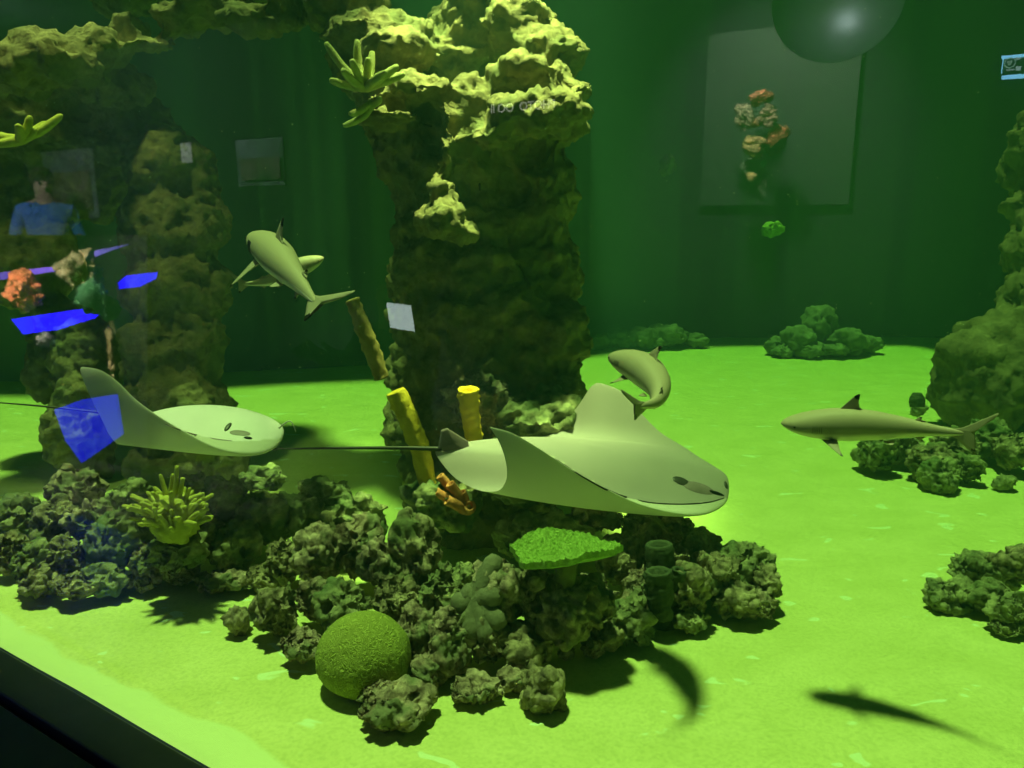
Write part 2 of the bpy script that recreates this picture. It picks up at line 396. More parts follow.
col_blobs = [
 # foot and shaft
 (485,560,4.4,80,40,.36),(478,520,4.4,80,45,.36),(480,470,4.4,84,45,.38),(482,420,4.4,98,45,.40),(482,370,4.45,98,50,.38),
 (480,320,4.45,92,50,.38),(480,270,4.5,90,50,.38),(480,220,4.5,90,50,.38),(475,170,4.5,95,50,.40),(550,340,4.45,40,45,.30),(550,400,4.35,42,45,.32),
 (545,260,4.5,38,60,.30),(540,190,4.45,46,50,.34),(428,200,4.5,40,60,.34),(425,260,4.45,44,60,.3),
 # overhanging cap, sloping back as it rises
 (390,120,4.05,36,11,.32),(562,118,4.1,34,36,.34),(525,118,3.95,44,24,.28),(572,92,4.25,28,20,.3),(535,80,4.25,50,26,.34),(492,138,4.0,30,20,.25),
 (548,55,4.5,40,28,.34),(515,35,4.7,44,34,.4),(500,0,4.9,52,40,.4),(490,-50,5.3,80,60,.5),
 (442,195,3.95,17,22,.14),(440,218,3.9,26,20,.16),(458,230,3.92,20,13,.12),(447,160,4.0,10,34,.12),(470,140,4.3,40,60,.3),
 (447,115,4.05,12,36,.16),(425,92,4.05,36,15,.24),(398,98,4.0,34,10,.2),(400,55,4.4,46,24,.34),(375,36,4.6,52,26,.38),(345,10,4.8,48,30,.4),
 (330,-30,5.1,70,50,.5),(420,45,4.6,30,26,.3),(418,140,4.5,42,50,.35),(458,60,5.0,40,60,.4),(385,105,4.5,36,40,.3),(365,70,4.7,40,40,.3),
]
column = blobs('rock_column', col_blobs, M['column'], .019, 3.3, .62, 'tall rock column in mid tank, its overhanging top brightly lit', 'rock formation', G(490, 560))
arch_blobs = [
 (120,-80,5.5,135,55,.9),(165,-80,5.2,95,45,.6),(85,430,5.1,40,60,.3),(85,360,5.2,38,50,.3),  # first two: unseen masses added overhead to keep the pillar in shade
 (185,470,5.0,66,50,.35),(180,410,5.0,58,50,.35),(180,350,5.1,56,50,.35),(178,290,5.1,56,50,.35),(175,230,5.1,56,50,.35),(172,170,5.1,48,45,.35),
 (60,62,4.45,52,30,.36),(20,76,4.4,42,24,.34),(95,48,4.55,30,24,.3),(128,30,4.8,18,22,.2),(150,45,4.7,22,10,.16),(100,88,5.0,50,30,.3),
 (180,20,4.8,28,20,.25),(215,8,4.8,42,22,.34),(250,22,4.65,30,16,.25),(285,0,4.8,20,30,.3),(205,-35,5.2,90,36,.5),(300,-30,5.1,60,36,.5),(120,-10,5.6,40,30,.4),
 (20,120,5.2,60,50,.35),(-40,90,4.9,50,40,.4),(30,180,5.5,56,60,.35),(25,260,5.5,50,60,.35),(80,160,5.6,60,60,.35),(120,140,5.5,60,50,.35),(60,350,5.5,34,60,.3),
]
arch = blobs('rock_arch', arch_blobs, M['column'], .024, 8.1, .62, 'dark rock arch at the left with sunlit ledges along its top', 'rock formation', G(185, 500))
right_blobs = [
 (985,385,6.3,52,48,.5),(1010,350,6.4,50,42,.5),(1040,370,6.3,50,60,.5),(960,360,6.3,25,25,.3),(1030,300,6.5,32,40,.4),(1030,250,6.6,28,40,.4),(1035,210,6.7,26,28,.35),(1060,150,6.8,50,60,.5),
]
M['outcrop'] = mat('outcrop_rock', (.09,.08,.04), .9, (.24,.21,.11), 5, bump=1.0, bscale=20)
rightr = blobs('rock_outcrop', right_blobs, M['outcrop'], .04, 5.5, .8, 'big dark rock outcrop at the right edge rising behind the swimming shark', 'rock formation', G(1000, 428))

# reef rocks, nearest rows last; (px,py,w,h,gy,label,mat)
R = [
 # --- left pile
 (18,522,46,50,560,'craggy rock at the far left edge of the left rock pile','rock_green'),
 (75,490,52,44,560,'knobbly rock topping the left pile below the pale ray\'s wing','rock_pink'),
 (60,520,42,46,572,'upright rock in the left pile below its knobbly top rock','rock'),
 (92,522,48,46,575,'reddish brown rock in the left pile beside a bright speckled lump','rock_pink'),
 (122,540,52,62,585,'tall pale-topped rock in the middle of the left pile','rock_green'),
 (12,552,34,40,580,'small dark rock at the left frame edge under the craggy rock','rock'),
 (35,562,42,46,592,'rounded rock with dark hollow at the left end of the left pile','rock_green'),
 (70,556,38,40,588,'narrow rock wedged low in the left pile','rock'),
 (38,580,36,34,600,'lumpy rock at the lower left foot of the left pile','rock'),
 (75,585,50,30,604,'lowest rock of the left pile, lying on the open sand','rock'),
 (105,580,40,30,598,'squat rock on the sand under the tall pale-topped rock','rock_green'),
 (150,562,44,40,590,'pale grey rock beneath the yellow-green finger coral','rock_pink'),
 (140,580,30,22,592,'small grey rock on the sand right of the squat rock','rock'),
 (180,568,42,38,588,'rough rock at the right foot of the left pile','rock'),
 (210,535,34,44,575,'dark upright rock just right of the finger coral','rock'),
 (196,490,50,34,545,'broad rock ledge behind the finger coral','rock_green'),
 (130,495,40,30,545,'rock with a small pale crest behind the left pile','rock_green'),
 (225,505,50,50,560,'dark rock in shadow right of the finger coral','rock_green'),
 (262,480,46,26,528,'mossy rock on the ridge behind, right of the finger coral','rock_green'),
 (260,515,60,56,560,'large shadowed rock between left pile and column','rock_green'),
 (235,545,50,44,580,'shadowed rock low between the left pile and column','rock_green'),
 (325,495,60,34,540,'flat-topped dark rock on the ridge left of the column foot','rock_green'),
 (300,515,60,40,555,'dark rock under the flat-topped ridge rock','rock_green'),
 (355,520,60,50,562,'mossy dark rock against the left foot of the column','rock_green'),
 (222,580,54,24,592,'flat rubble rock partly sunk in sand beside the ray shadow','rock_pink'),
 (262,577,34,28,590,'small rock between rubble patch and central pile','rock'),
 (237,620,26,30,634,'lone dark pebbly rock out on the sand near the ray shadow','rock'),
 # --- central pile
 (285,560,46,44,590,'rock at the upper left of the central pile','rock'),
 (320,555,56,64,600,'big craggy rock high on the left of the central pile','rock_pink'),
 (360,548,52,62,598,'upright craggy rock left of the column foot in the central pile','rock_pink'),
 (278,612,48,52,640,'dark pitted rock at the left foot of the central pile','rock'),
 (312,598,40,40,630,'rock behind the left shoulder of the brain coral','rock_pink'),
 (300,645,48,34,664,'speckled rock on the sand left of the brain coral','rock_pink'),
 (345,605,50,44,640,'rock behind the top of the brain coral','rock_green'),
 (395,600,50,50,645,'rock behind the upper right of the brain coral','rock'),
 (385,565,50,50,620,'blocky rock stacked above the brain coral','rock_pink'),
 (415,560,52,90,620,'tall ragged rock spire in front of the column foot','rock'),
 (440,595,48,60,645,'striped dark rock below the ragged spire','rock_green'),
 (418,632,44,50,665,'rock touching the right side of the brain coral','rock_pink'),
 (450,640,46,60,675,'pale-faced rock under the forked dead coral','rock_pink'),
 (500,590,50,70,655,'upright rough rock right of the forked dead coral','rock_pink'),
 (488,640,44,46,672,'hollowed rock at the foot of the rough upright rock','rock'),
 (430,672,40,36,688,'small rock right of the brain coral near the sand','rock_pink'),
 (522,643,56,44,668,'knobbly rock jutting out right of the central pile','rock'),
 (540,628,28,48,660,'narrow knobbly rock behind the jutting one','rock'),
 (543,692,44,44,708,'detached dark knobbly rock nearest the right on the front sand','rock'),
 (528,668,30,26,680,'small round rock behind the detached dark knobbly rock','rock_pink'),
 (476,690,58,26,700,'low broken rubble rock half buried in front of the pile','rock_pink'),
 (512,678,36,22,688,'small broken rubble rock beside the half buried one','rock_pink'),
 (392,706,80,42,722,'nearest rubble rock in front of the brain coral, speckled pink','rock_pink'),
 (378,690,30,30,712,'small peaked rock on top of the nearest rubble rock','rock_pink'),
 (594,645,34,26,656,'small pale rock on the sand right of the central pile','rock_pink'),
 (566,652,26,18,660,'tiny pale rock left of the small pale sand rock','rock_pink'),
 (566,606,84,66,665,'dark rock under the front lip of the plate coral','rock'),
 (535,595,44,50,662,'shadowed rock under the left side of the plate coral','rock'),
 (590,600,56,50,662,'rough rock under the right side of the plate coral','rock_pink'),
 (630,622,52,50,645,'rounded rock casting shade on the sand by the dark sponge','rock_green'),
 # --- right pile
 (618,560,44,46,610,'rock just right of the plate coral rim','rock'),
 (640,525,46,36,575,'rock in the back row of the right pile under the big ray','rock_green'),
 (600,518,56,30,565,'rock peeping out beneath the big ray\'s belly','rock_pink'),
 (676,528,44,34,578,'rounded pale-brown rock on the back crest of the right pile','rock_pink'),
 (670,560,50,48,605,'rock behind the dark tube sponge','rock'),
 (640,590,40,44,628,'rock left of the dark tube sponge','rock_pink'),
 (702,548,34,38,592,'upright nub of rock on the crest of the right pile','rock_green'),
 (690,590,46,50,625,'rock right of the dark tube sponge','rock'),
 (690,618,40,30,630,'low rock on the sand right of the dark tube sponge','rock_green'),
 (720,575,48,44,612,'rock in the middle of the right pile','rock'),
 (746,560,54,36,600,'dome-shaped rock on the right crest of the right pile','rock_green'),
 (738,598,56,38,618,'low wide rock at the front of the right pile','rock'),
 (762,584,40,40,608,'outermost rock at the right tip of the right pile','rock'),
 (760,606,36,26,622,'small rock at the right pile\'s front corner','rock_pink'),
 (705,580,30,30,615,'small rock wedged mid-slope in the right pile','rock_pink'),
 (655,605,30,40,632,'narrow rock touching the dark tube sponge','rock'),
 # --- shark rocks
 (876,452,44,38,474,'leftmost rock of the group under the shark','rock_green'),
 (905,446,40,36,468,'rock under the shark\'s belly','rock_green'),
 (930,462,44,34,482,'rock in the middle of the group under the shark','rock'),
 (940,476,40,30,490,'front rock of the group under the shark','rock_green'),
 (955,446,50,36,468,'rock behind the shark\'s tail fin','rock'),
 (968,468,34,30,484,'small rock below the shark\'s tail','rock_green'),
 (990,440,50,40,462,'rock right of the shark\'s tail fin','rock_green'),
 (1015,450,40,40,474,'rock at the right frame edge behind the shark','rock'),
 (1005,482,24,16,490,'lone pebble-like rock right of the shark rocks','rock_green'),
 (917,411,16,12,423,'small rock carrying the little dark sponge by the outcrop','rock_green'),
 # --- right front rocks
 (968,568,38,34,590,'rock at the back left of the lower right rock group','rock_green'),
 (948,594,48,30,608,'leftmost rock of the lower right rock group','rock_green'),
 (995,570,40,36,596,'rock at the back of the lower right rock group','rock_green'),
 (1015,565,40,34,600,'dark rock at the back corner of the lower right group','rock'),
 (990,597,40,30,615,'rock in the middle of the lower right rock group','rock_green'),
 (1012,608,44,40,632,'broad rock at the right edge of the lower right group','rock_green'),
 (1006,628,32,20,636,'lowest rock of the lower right rock group','rock_green'),
 # --- column foot boulders
 (545,425,100,72,552,'big yellowish boulder against the column behind the ray\'s fin','rock_green'),
 (478,402,70,56,548,'rough rock behind the short golden tube sponge','rock_pink'),
 (520,470,100,70,566,'dark boulder at the column foot behind the big ray','rock_green'),
 (440,500,80,60,556,'dark boulder at the left foot of the column','rock_green'),
 (545,535,90,50,575,'boulder in shadow behind the plate coral','rock_green'),
]
for (px, py, w_, h, gy, lab, m) in R:
    far = gy < 500 and px > 850
    rock(px, py, w_, h, gy, lab, m=m)
# far rocks along the wall
for i, (px, py, w_, h, gy) in enumerate([(780,346,30,20,355),(800,340,36,32,356),(820,325,34,38,354),(812,350,30,16,358),(845,340,44,26,356),(835,350,32,16,358),(868,345,30,16,354),
                                         (782,352,22,12,357),(850,352,24,10,356)]):
    rock(px, py, w_, h, gy, 'dim rock in the far heap against the back wall', 'rocks of the far heap', 'far_rock', level=4)
for i, (px, py, w_, h, gy) in enumerate([(600,341,30,16,349),(622,338,34,20,348),(645,336,36,22,349),(668,335,40,22,348),(692,340,30,14,347),(655,343,30,12,349)]):
    rock(px, py, w_, h, gy, 'dim low rock in the far row behind the small shark', 'low rocks of the far row', 'far_rock', level=4)

# ------------------------------------------------------------------ tubes, corals
def frames(pts):
    pts = [np.array(p, float) for p in pts]; out = []; side = None
    for i, p in enumerate(pts):
        t = pts[min(i+1, len(pts)-1)] - pts[max(i-1, 0)]; t /= np.linalg.norm(t)
        ref = np.array([0,1,0.]) if side is None else side
        s = ref - t*np.dot(ref, t)
        if np.linalg.norm(s) < 1e-4: s = np.cross(t, [1,0,0])
        s /= np.linalg.norm(s); side = s; out.append((p, t, s, np.cross(t, s)))
    return out
def spline(pts, n):
    pts = np.array(pts, float); m = len(pts); out = []
    for k in range(n):
        u = k/(n-1)*(m-1); i = min(int(u), m-2); t = u - i
        p0 = pts[max(i-1,0)]; p1 = pts[i]; p2 = pts[i+1]; p3 = pts[min(i+2, m-1)]
        out.append(.5*((2*p1) + (-p0+p2)*t + (2*p0-5*p1+4*p2-p3)*t*t + (-p0+3*p1-3*p2+p3)*t**3))
    return np.array(out)
def tube_geo(pts, radii, seg=16, hollow=0, bump=0, seed=0, V=None, Fc=None, cap=True):
    V = [] if V is None else V; Fc = [] if Fc is None else Fc; b0 = len(V)
    rings = [(p, r) for p, r in zip(frames(pts), radii)]
    if hollow:
        p, t, s, q = rings[-1][0]; r = radii[-1]
        rings.append(((p + t*r*.12, t, s, q), r*.88)); rings.append(((p, t, s, q), r*hollow)); rings.append(((p - t*r*1.6, t, s, q), r*hollow*.9)); rings.append(((p - t*r*2.2, t, s, q), r*.1))
    for k, ((p, t, s, q), r) in enumerate(rings):
        for j in range(seg):
            a = 2*PI*j/seg; d = s*math.cos(a) + q*math.sin(a); V.append(p + d*r)
    n = len(rings)
    if bump:
        arr = np.array(V[b0:]); c = np.repeat(np.array([x[0][0] for x in rings]), seg, axis=0)
        d = arr - c; L_ = np.linalg.norm(d, axis=1)[:, None] + 1e-9
        arr = arr + d/L_ * (billow(arr*28 + seed, 2)*bump)[:, None]; V[b0:] = list(arr)
    for k in range(n-1):
        for j in range(seg):
            Fc.append((b0+k*seg+j, b0+k*seg+(j+1)%seg, b0+(k+1)*seg+(j+1)%seg, b0+(k+1)*seg+j))
    Fc.append(tuple(b0+j for j in range(seg))[::-1]); Fc.append(tuple(b0+(n-1)*seg+j for j in range(seg)))
    return V, Fc
def tube_obj(name, pts, radii, m, label=None, cat=None, hollow=.62, bump=.015, n=30, seg=20, group=None):
    path = spline(pts, n); rr = np.interp(np.linspace(0,1,n), np.linspace(0,1,len(radii)), radii)
    V, Fc = tube_geo(path, rr, seg, hollow, bump, rnd.random()*50)
    o0 = np.array(path[0]); o = mesh(name, [v - o0 for v in V], Fc, m); o.location = tuple(o0)
    if label: tag(o, label, cat, group)
    return o
tube_obj('tube_sponge', [P(432,500,3.9), P(420,450,3.86), P(408,418,3.84), P(396,392,3.82)], [.045,.052,.055,.055], M['tube_yellow'], 'tall leaning yellow tube sponge at the column\'s left foot, its mouth open', 'sponge')
tube_obj('tube_sponge', [P(474,440,3.86), P(470,412,3.8), P(468,390,3.76)], [.045,.051,.054], M['tube_gold'], 'short bright golden tube sponge standing in the rough rock of the column', 'sponge')
tube_obj('tube_sponge', [P(382,378,3.95), P(368,340,3.9), P(352,300,3.85)], [.04,.046,.036], M['tube_brown'], 'brown tube sponge leaning out from the column\'s shaded left side', 'sponge', hollow=.5)
ds = empty('tube_sponge', P(664,630,3.4)); tag(ds, 'dark tube sponge with a side tube standing in the right rock pile', 'sponge')
child(ds, tube_obj('main_tube', [P(662,632,3.35), P(662,590,3.32), P(659,545,3.30)], [.075,.068,.062], M['tube_dark'], bump=.01))
child(ds, tube_obj('side_tube', [P(668,612,3.30), P(674,590,3.26), P(680,570,3.24)], [.03,.034,.036], M['tube_dark']))
child(ds, tube_obj('middle_tube', [P(660,618,3.22), P(659,590,3.2), P(658,572,3.19)], [.05,.056,.06], M['tube_dark']))
rs = empty('tube_sponge', P(460,512,3.88)); tag(rs, 'reddish cluster of little tube sponges below the ray\'s tail base', 'sponge')
for (x, y, r, d) in [(440,476,.022,3.83),(450,484,.024,3.80),(436,492,.022,3.80),(447,500,.026,3.78),(462,492,.02,3.83),(470,506,.028,3.82)]:
    child(rs, tube_obj('tube', [P(464,512,3.90), P((x+464)/2+3,(y+512)/2,d+.03), P(x,y,d)], [r*.8,r,r*1.1], M['tube_red'], bump=.003, n=14, seg=14))

def branch_coral(name, base, tips, r0, r1, m, label, cat='coral', curl=.15, bump=.004, core=0):
    V, Fc = [], []
    base = np.array(base)
    for i, t in enumerate(tips):
        t = np.array(t); start = base + (t-base)*(rnd.uniform(.25,.5) if core else 0)
        mid = (start + t)/2 + np.array([rnd.uniform(-1,1), rnd.uniform(-1,1), -.3])*np.linalg.norm(t-start)*curl
        path = spline([start, mid, t], 12); rr = np.interp(np.linspace(0,1,12), [0,.8,1], [r0, (r0+r1)/2, r1*.7])
        path = np.vstack([path, path[-1] + (path[-1]-path[-2])*.25]); rr = np.append(rr, r1*.25)
        tube_geo(path, rr, 10, 0, bump, i, V, Fc)
    if core:
        me0, dd = ico(4); b0 = len(V); V += list(base + np.array([0,0,.04]) + dd*np.array([core,core*.8,core*.8])*(1+.3*billow(dd*4,2))[:,None]); Fc += [tuple(b0+k for k in p.vertices) for p in me0.polygons]
    o = mesh(name, [v - base for v in V], Fc, m); o.location = tuple(base); tag(o, label, cat); return o
# finger coral in the left pile
def stick_coral():
    base = P(174, 525, 3.42); V, Fc = [], []; r_ = random.Random(12)
    for i in range(95):
        a = r_.uniform(0, 2*PI); q = math.sqrt(r_.random()); e = r_.uniform(.1, 1)
        st = base + np.array([math.cos(a)*q*.12, math.sin(a)*q*.09, e*.17*(1-.6*q)])
        dr = np.array([math.cos(a)*q*1.1 + r_.uniform(-.5,.5), math.sin(a)*q*.8 + r_.uniform(-.5,.3), r_.uniform(.15,1.1)]); dr /= np.linalg.norm(dr)
        L_ = r_.uniform(.05, .10); tubes = spline([st, st+dr*L_*.5+np.array([0,0,.004]), st+dr*L_], 8)
        tube_geo(np.vstack([tubes, tubes[-1]+dr*.006]), [.012,.012,.0115,.011,.0105,.010,.0095,.009,.004], 9, 0, .003, i, V, Fc)
    for px, py in ((177,466),(206,508),(201,500),(145,500),(183,478)):
        t = P(px, py, 3.36); st = base + (t-base)*.45; tubes = spline([st, (st+t)/2, t], 9); tube_geo(tubes, np.linspace(.014,.009,9), 9, 0, .003, px, V, Fc)
    me0, dd = ico(4); b0 = len(V); V += list(base + np.array([0,0,.03]) + dd*np.array([.11,.09,.12])*(1+.3*billow(dd*4,2))[:,None]); Fc += [tuple(b0+k for k in p.vertices) for p in me0.polygons]
    o = mesh('finger_coral', [v - base for v in V], Fc, M['coral_yellow']); o.location = tuple(base); tag(o, 'yellow-green finger coral bristling on top of the left rock pile', 'coral')
stick_coral()
rock(174, 552, 58, 46, 602, 'rock directly carrying the yellow-green finger coral', m='rock_green')
rock(468, 580, 44, 34, 612, 'rock filling the gap left of the forked dead coral', m='rock_green')
rock(604, 634, 46, 30, 650, 'low shaded rock between the plate coral rocks and the rounded rock', m='rock')
rock(655, 556, 64, 56, 590, 'broad shaded rock filling the back of the right pile', m='rock')
# pale branching coral on the column shoulder
branch_coral('branch_coral', P(366,88,3.75), [P(326,43,3.7),P(357,40,3.75),P(352,60,3.62),P(372,52,3.8),P(330,80,3.7),P(368,58,3.65),P(398,66,3.7),P(404,74,3.75),P(386,72,3.6),P(343,70,3.6)], .022, .018, M['coral_pale'], 'pale branching coral spreading on the column\'s upper left shoulder', curl=.1)
branch_coral('branch_coral', P(372,104,3.78), [P(344,126,3.7), P(350,114,3.65), P(380,98,3.7)], .020, .015, M['coral_pale'], 'small drooping coral sprig just below the branching coral on the column', curl=.2)
branch_coral('branch_coral', P(20,140,3.9), [P(-12,131,3.9),P(-10,145,3.85),P(30,116,3.85),P(18,125,3.8),P(36,128,3.9),P(62,115,3.95),P(46,122,3.95)], .028, .013, M['coral_yellow'], 'yellow antler-like coral jutting in from the left frame edge', curl=.12)
# forked dead coral
dc = branch_coral('branch_coral', P(476,600,3.0), [P(497,556,3.02), P(462,590,3.0), P(452,605,2.98), P(500,592,2.95), P(502,626,2.92), P(488,642,2.92), P(470,640,2.93)], .052, .036, M['branch_dead'], 'thick forked grey dead coral branch lying on the central pile', curl=.05, bump=.008)
# tiny coral on the back wall
o = rock(772, 229, 22, 15, 345, 'small bright green coral clump fixed high on the back wall', m='coral_green', name='coral_clump', cat='coral', level=4)
d = 10.45; o.location = tuple(P(772, 229, d))
rock(668,165,14,20,345,'faint dim coral clump high on the back wall above the small shark', m='far_rock', name='coral_clump', cat='coral', level=4).location = tuple(P(668,165,10.4))
# little dark sponge on small rock by outcrop
tube_obj('barrel_sponge', [P(917,407,6.35), P(917,399,6.35), P(917,393,6.35)], [.06,.065,.035], M['tube_dark'], 'small dark barrel sponge beside the right outcrop', 'sponge')

# brain coral
def brain():
    c = P(364, 656, 2.86); me0, dd = ico(6)
    r = np.array([.176,.165,.150])
    k = 1 + .05*fbm(dd*1.2 + 3, 2)
    v = dd*k[:, None]*r
    v[:,2] += .015*np.exp(-((dd[:,0])**2+dd[:,1]**2)*2)
    me = me0.copy(); set_co(me, v); n = normals_of(me)
    v = v + n*(.0016*np.sin(28*fbm(dd*3.2+1.5*fbm(dd*5,1)[:,None], 1)*2.2))[:, None]; set_co(me, v)
    me.materials.append(M['brain']); me.name = 'brain_coral'
    o = bpy.data.objects.new('brain_coral', me); o.location = tuple(c); o.rotation_euler = (.15, .12, 0); link(o)
    tag(o, 'round olive brain coral with maze-like ridges on the front sand', 'coral')
brain()
# plate coral
def plate():
    c = P(566, 556, 2.93); root = empty('plate_coral', c - np.array([0,0,.22])); tag(root, 'bright green flat plate coral spreading over the rocks', 'coral')
    nr, na = 70, 260; V = []; Fc = []
    for side in (1, -1):
        for i in range(nr+1):
            for j in range(na):
                a = 2*PI*j/na; rr = (i/nr)
                e = 1 + .035*math.sin(3*a+1) + .05*math.sin(7*a) + .03*math.sin(13*a+2) + .02*math.sin(31*a)
                x = .203*rr*e*math.cos(a); y = .145*rr*e*math.sin(a); z = .03*rr*rr - .02*math.sin(2*a+.6)*rr
                V.append([x, y, z, side])
    V = np.array(V); p = V[:, :3].copy()
    top = V[:,3] > 0; rr = np.hypot(p[:,0]/.212, p[:,1]/.145)
    p[top,2] += .006 + np.clip(1.0-rr[top],0,1)**.3*.0 + .012*np.abs(pnoise(p[top]*60+3))*2 + .010*np.abs(pnoise(p[top]*120))*2
    p[~top,2] -= .012 + .02*np.clip(1-rr[~top],0,1)
    # small central dent
    p[top,2] -= .03*np.exp(-(((p[top,0]+.03)/.02)**2 + (p[top,1]/.02)**2))
    for s in (0,1):
        b = s*(nr+1)*na
        for i in range(nr):
            for j in range(na):
                Fc.append((b+i*na+j, b+i*na+(j+1)%na, b+(i+1)*na+(j+1)%na, b+(i+1)*na+j))
    b = (nr+1)*na
    for j in range(na): Fc.append((nr*na+j, nr*na+(j+1)%na, b+nr*na+(j+1)%na, b+nr*na+j))
    o = mesh('coral_plate', p, Fc, M['coral_green'], smooth=False); o.location = tuple(c); o.rotation_euler = (math.radians(-2), math.radians(-3), 0)
    child(root, o)
    t = tube_obj('stem', [c - np.array([0,-.02,.24]), c - np.array([0,0,.12]), c - np.array([0,0,.02])], [.05,.035,.05], M['coral_base'], hollow=0, n=12)
    child(root, t)
plate()

# ------------------------------------------------------------------ rays
def org_y(V, c): return float(np.mean([v[1] for v in V]) - c[1]) + .25
SEAM1 = [(548,455),(560,462),(575,472),(590,481),(607,490),(625,497),(645,502),(665,504),(690,504),(710,502),(724,498)]
SEAM2 = [(165,424),(180,430),(196,435),(215,439),(232,441),(248,441),(262,440),(276,438)]
def manta(name, secs, mats_, label, ns=120, nc=44, eyes=(), tail=None, tail_r=(.012,.002), extra=None, cheek=None, up=(0,0,1), seam=None):
    """secs: list of (L(px,py,d), T(px,py,d), thickness, camber) from near tip to far tip"""
    Ls = np.array([P(*s[0]) for s in secs]); Ts = np.array([P(*s[1]) for s in secs]); th = np.array([s[2] for s in secs]); cb = np.array([s[3] for s in secs])
    Lf = spline(Ls, ns); Tf = spline(Ts, ns); u = np.linspace(0, len(secs)-1, ns)
    thf = spline(np.stack([th, cb, th*0], 1), ns); cbf = thf[:,1]; thf = np.maximum(thf[:,0], .003)
    c = (1-np.cos(np.linspace(0, PI, nc)))/2
    base = Lf[:, None, :]*(1-c)[None, :, None] + Tf[:, None, :]*c[None, :, None]
    base = base + (4*c*(1-c))[None, :, None]*cbf[:, None, None]*np.array(up)
    du = np.gradient(base, axis=0); dv = np.gradient(base, axis=1); n = np.cross(dv, du)
    ln = np.linalg.norm(n, axis=2, keepdims=True); n = n/np.maximum(ln, 1e-9)
    # keep normals coherent & upward at the body
    mid = n[ns//2, nc//2]
    if mid[2] < 0: n = -n
    # smooth normals near degenerate ends
    for _ in range(2):
        n[1:-1] = (n[:-2]+n[1:-1]*2+n[2:])/4; n[:,1:-1] = (n[:,:-2]+n[:,1:-1]*2+n[:,2:])/4
        n /= np.maximum(np.linalg.norm(n, axis=2, keepdims=True), 1e-9)
    prof = 2.2*np.sqrt(np.maximum(c,0))*(1-c)**.9*.62 + .0
    t = thf[:, None]*prof[None, :]
    top = base + n*(t*.55)[:, :, None]; bot = base - n*(t*.45)[:, :, None]
    V = list(top.reshape(-1,3)) + list(bot[:, 1:-1].reshape(-1,3)); Fc = []; fm = []
    T = lambda i, j: i*nc + j
    def B(i, j): return T(i, j) if j in (0, nc-1) else ns*nc + i*(nc-2) + j-1
    for i in range(ns-1):
        for j in range(nc-1):
            Fc.append((T(i,j), T(i,j+1), T(i+1,j+1), T(i+1,j))); fm.append(0)
            Fc.append((B(i,j), B(i+1,j), B(i+1,j+1), B(i,j+1))); fm.append(1)
    for i in (0, ns-1):
        for j in range(nc-1):
            q = tuple(dict.fromkeys((T(i,j), T(i,j+1), B(i,j+1), B(i,j))))
            if len(q) >= 3: Fc.append(q); fm.append(1)
    if seam:
        sx = [q[0] for q in seam]; sy = [q[1] for q in seam]
        for k, f_ in enumerate(Fc[:2*(ns-1)*(nc-1)]):
            q = np.mean([V[i] for i in f_], axis=0) - CAM; dd = q[1]*CP - q[2]*SP; px_ = 512 + F*q[0]/dd; py_ = 384 - F*(q[1]*SP + q[2]*CP)/dd
            if sx[0] < px_ < sx[-1] + 8 and py_ > np.interp(px_, sx, sy) and fm[k] == 0 and q[1] < org_y(V, CAM): fm[k] = 1
    org = base[ns//2, nc//2]
    root = empty(name, org); tag(root, label, 'ray')
    body = mesh('body', [v - org for v in V], Fc, None, root, mats=mats_, fm=fm)
    body.location = (0,0,0)
    for (px, py, d, r) in eyes:
        me = ico(3)[0].copy(); set_co(me, ico(3)[1]*np.array(r)); me.materials.append(M['black']); me.name = 'eye'
        e = bpy.data.objects.new('eye', me); e.location = tuple(P(px, py, d)); link(e); child(root, e)
    if tail:
        path = spline([P(*p) for p in tail], 50); rr = np.linspace(tail_r[0], tail_r[1], 50)
        V2, F2 = tube_geo(path, rr, 10); o0 = np.array(path[0]); o = mesh('tail', [v-o0 for v in V2], F2, M['tail_dark']); o.location = tuple(o0); child(root, o)
    return root, base, n, t

def foil(name, outline, depth_t, m, root=None, mats_=None, tipfn=None):
    """closed outline of (world) points, thin in its middle, as a lens-shaped fin"""
    pts = np.array(outline, float); c = pts.mean(0); 
    u, s, vt = np.linalg.svd(pts - c); nn = vt[2]
    n = len(pts); V = []; Fc = []; fm = []; K = 6
    for sgn in (1, -1):
        for k in range(K):
            f = k/K
            for p in pts: V.append(c + (p-c)*(1-f) + nn*sgn*depth_t*(1-(1-f)**2)*.5 if k else p + nn*sgn*.0008)
        V.append(c + nn*sgn*depth_t*.5)
    blk = K*n+1
    for s_ in (0,1):
        b = s_*blk
        for k in range(K-1):
            for j in range(n): Fc.append((b+k*n+j, b+k*n+(j+1)%n, b+(k+1)*n+(j+1)%n, b+(k+1)*n+j))
        for j in range(n): Fc.append((b+(K-1)*n+j, b+(K-1)*n+(j+1)%n, b+K*n))
    for j in range(n): Fc.append((j, (j+1)%n, blk+(j+1)%n, blk+j))
    if tipfn: fm = [1 if tipfn(np.mean([V[i] for i in f], axis=0)) else 0 for f in Fc]
    o = mesh(name, [v - c for v in V], Fc, m, mats=mats_, fm=fm if tipfn else None); o.location = tuple(c)
    if root is not None: child(root, o)
    return o
def dense(pts, n=8):
    out = []
    for i in range(len(pts)):
        a = np.array(pts[i], float); b = np.array(pts[(i+1) % len(pts)], float)
        for k in range(n): out.append(a + (b-a)*k/n)
    return out

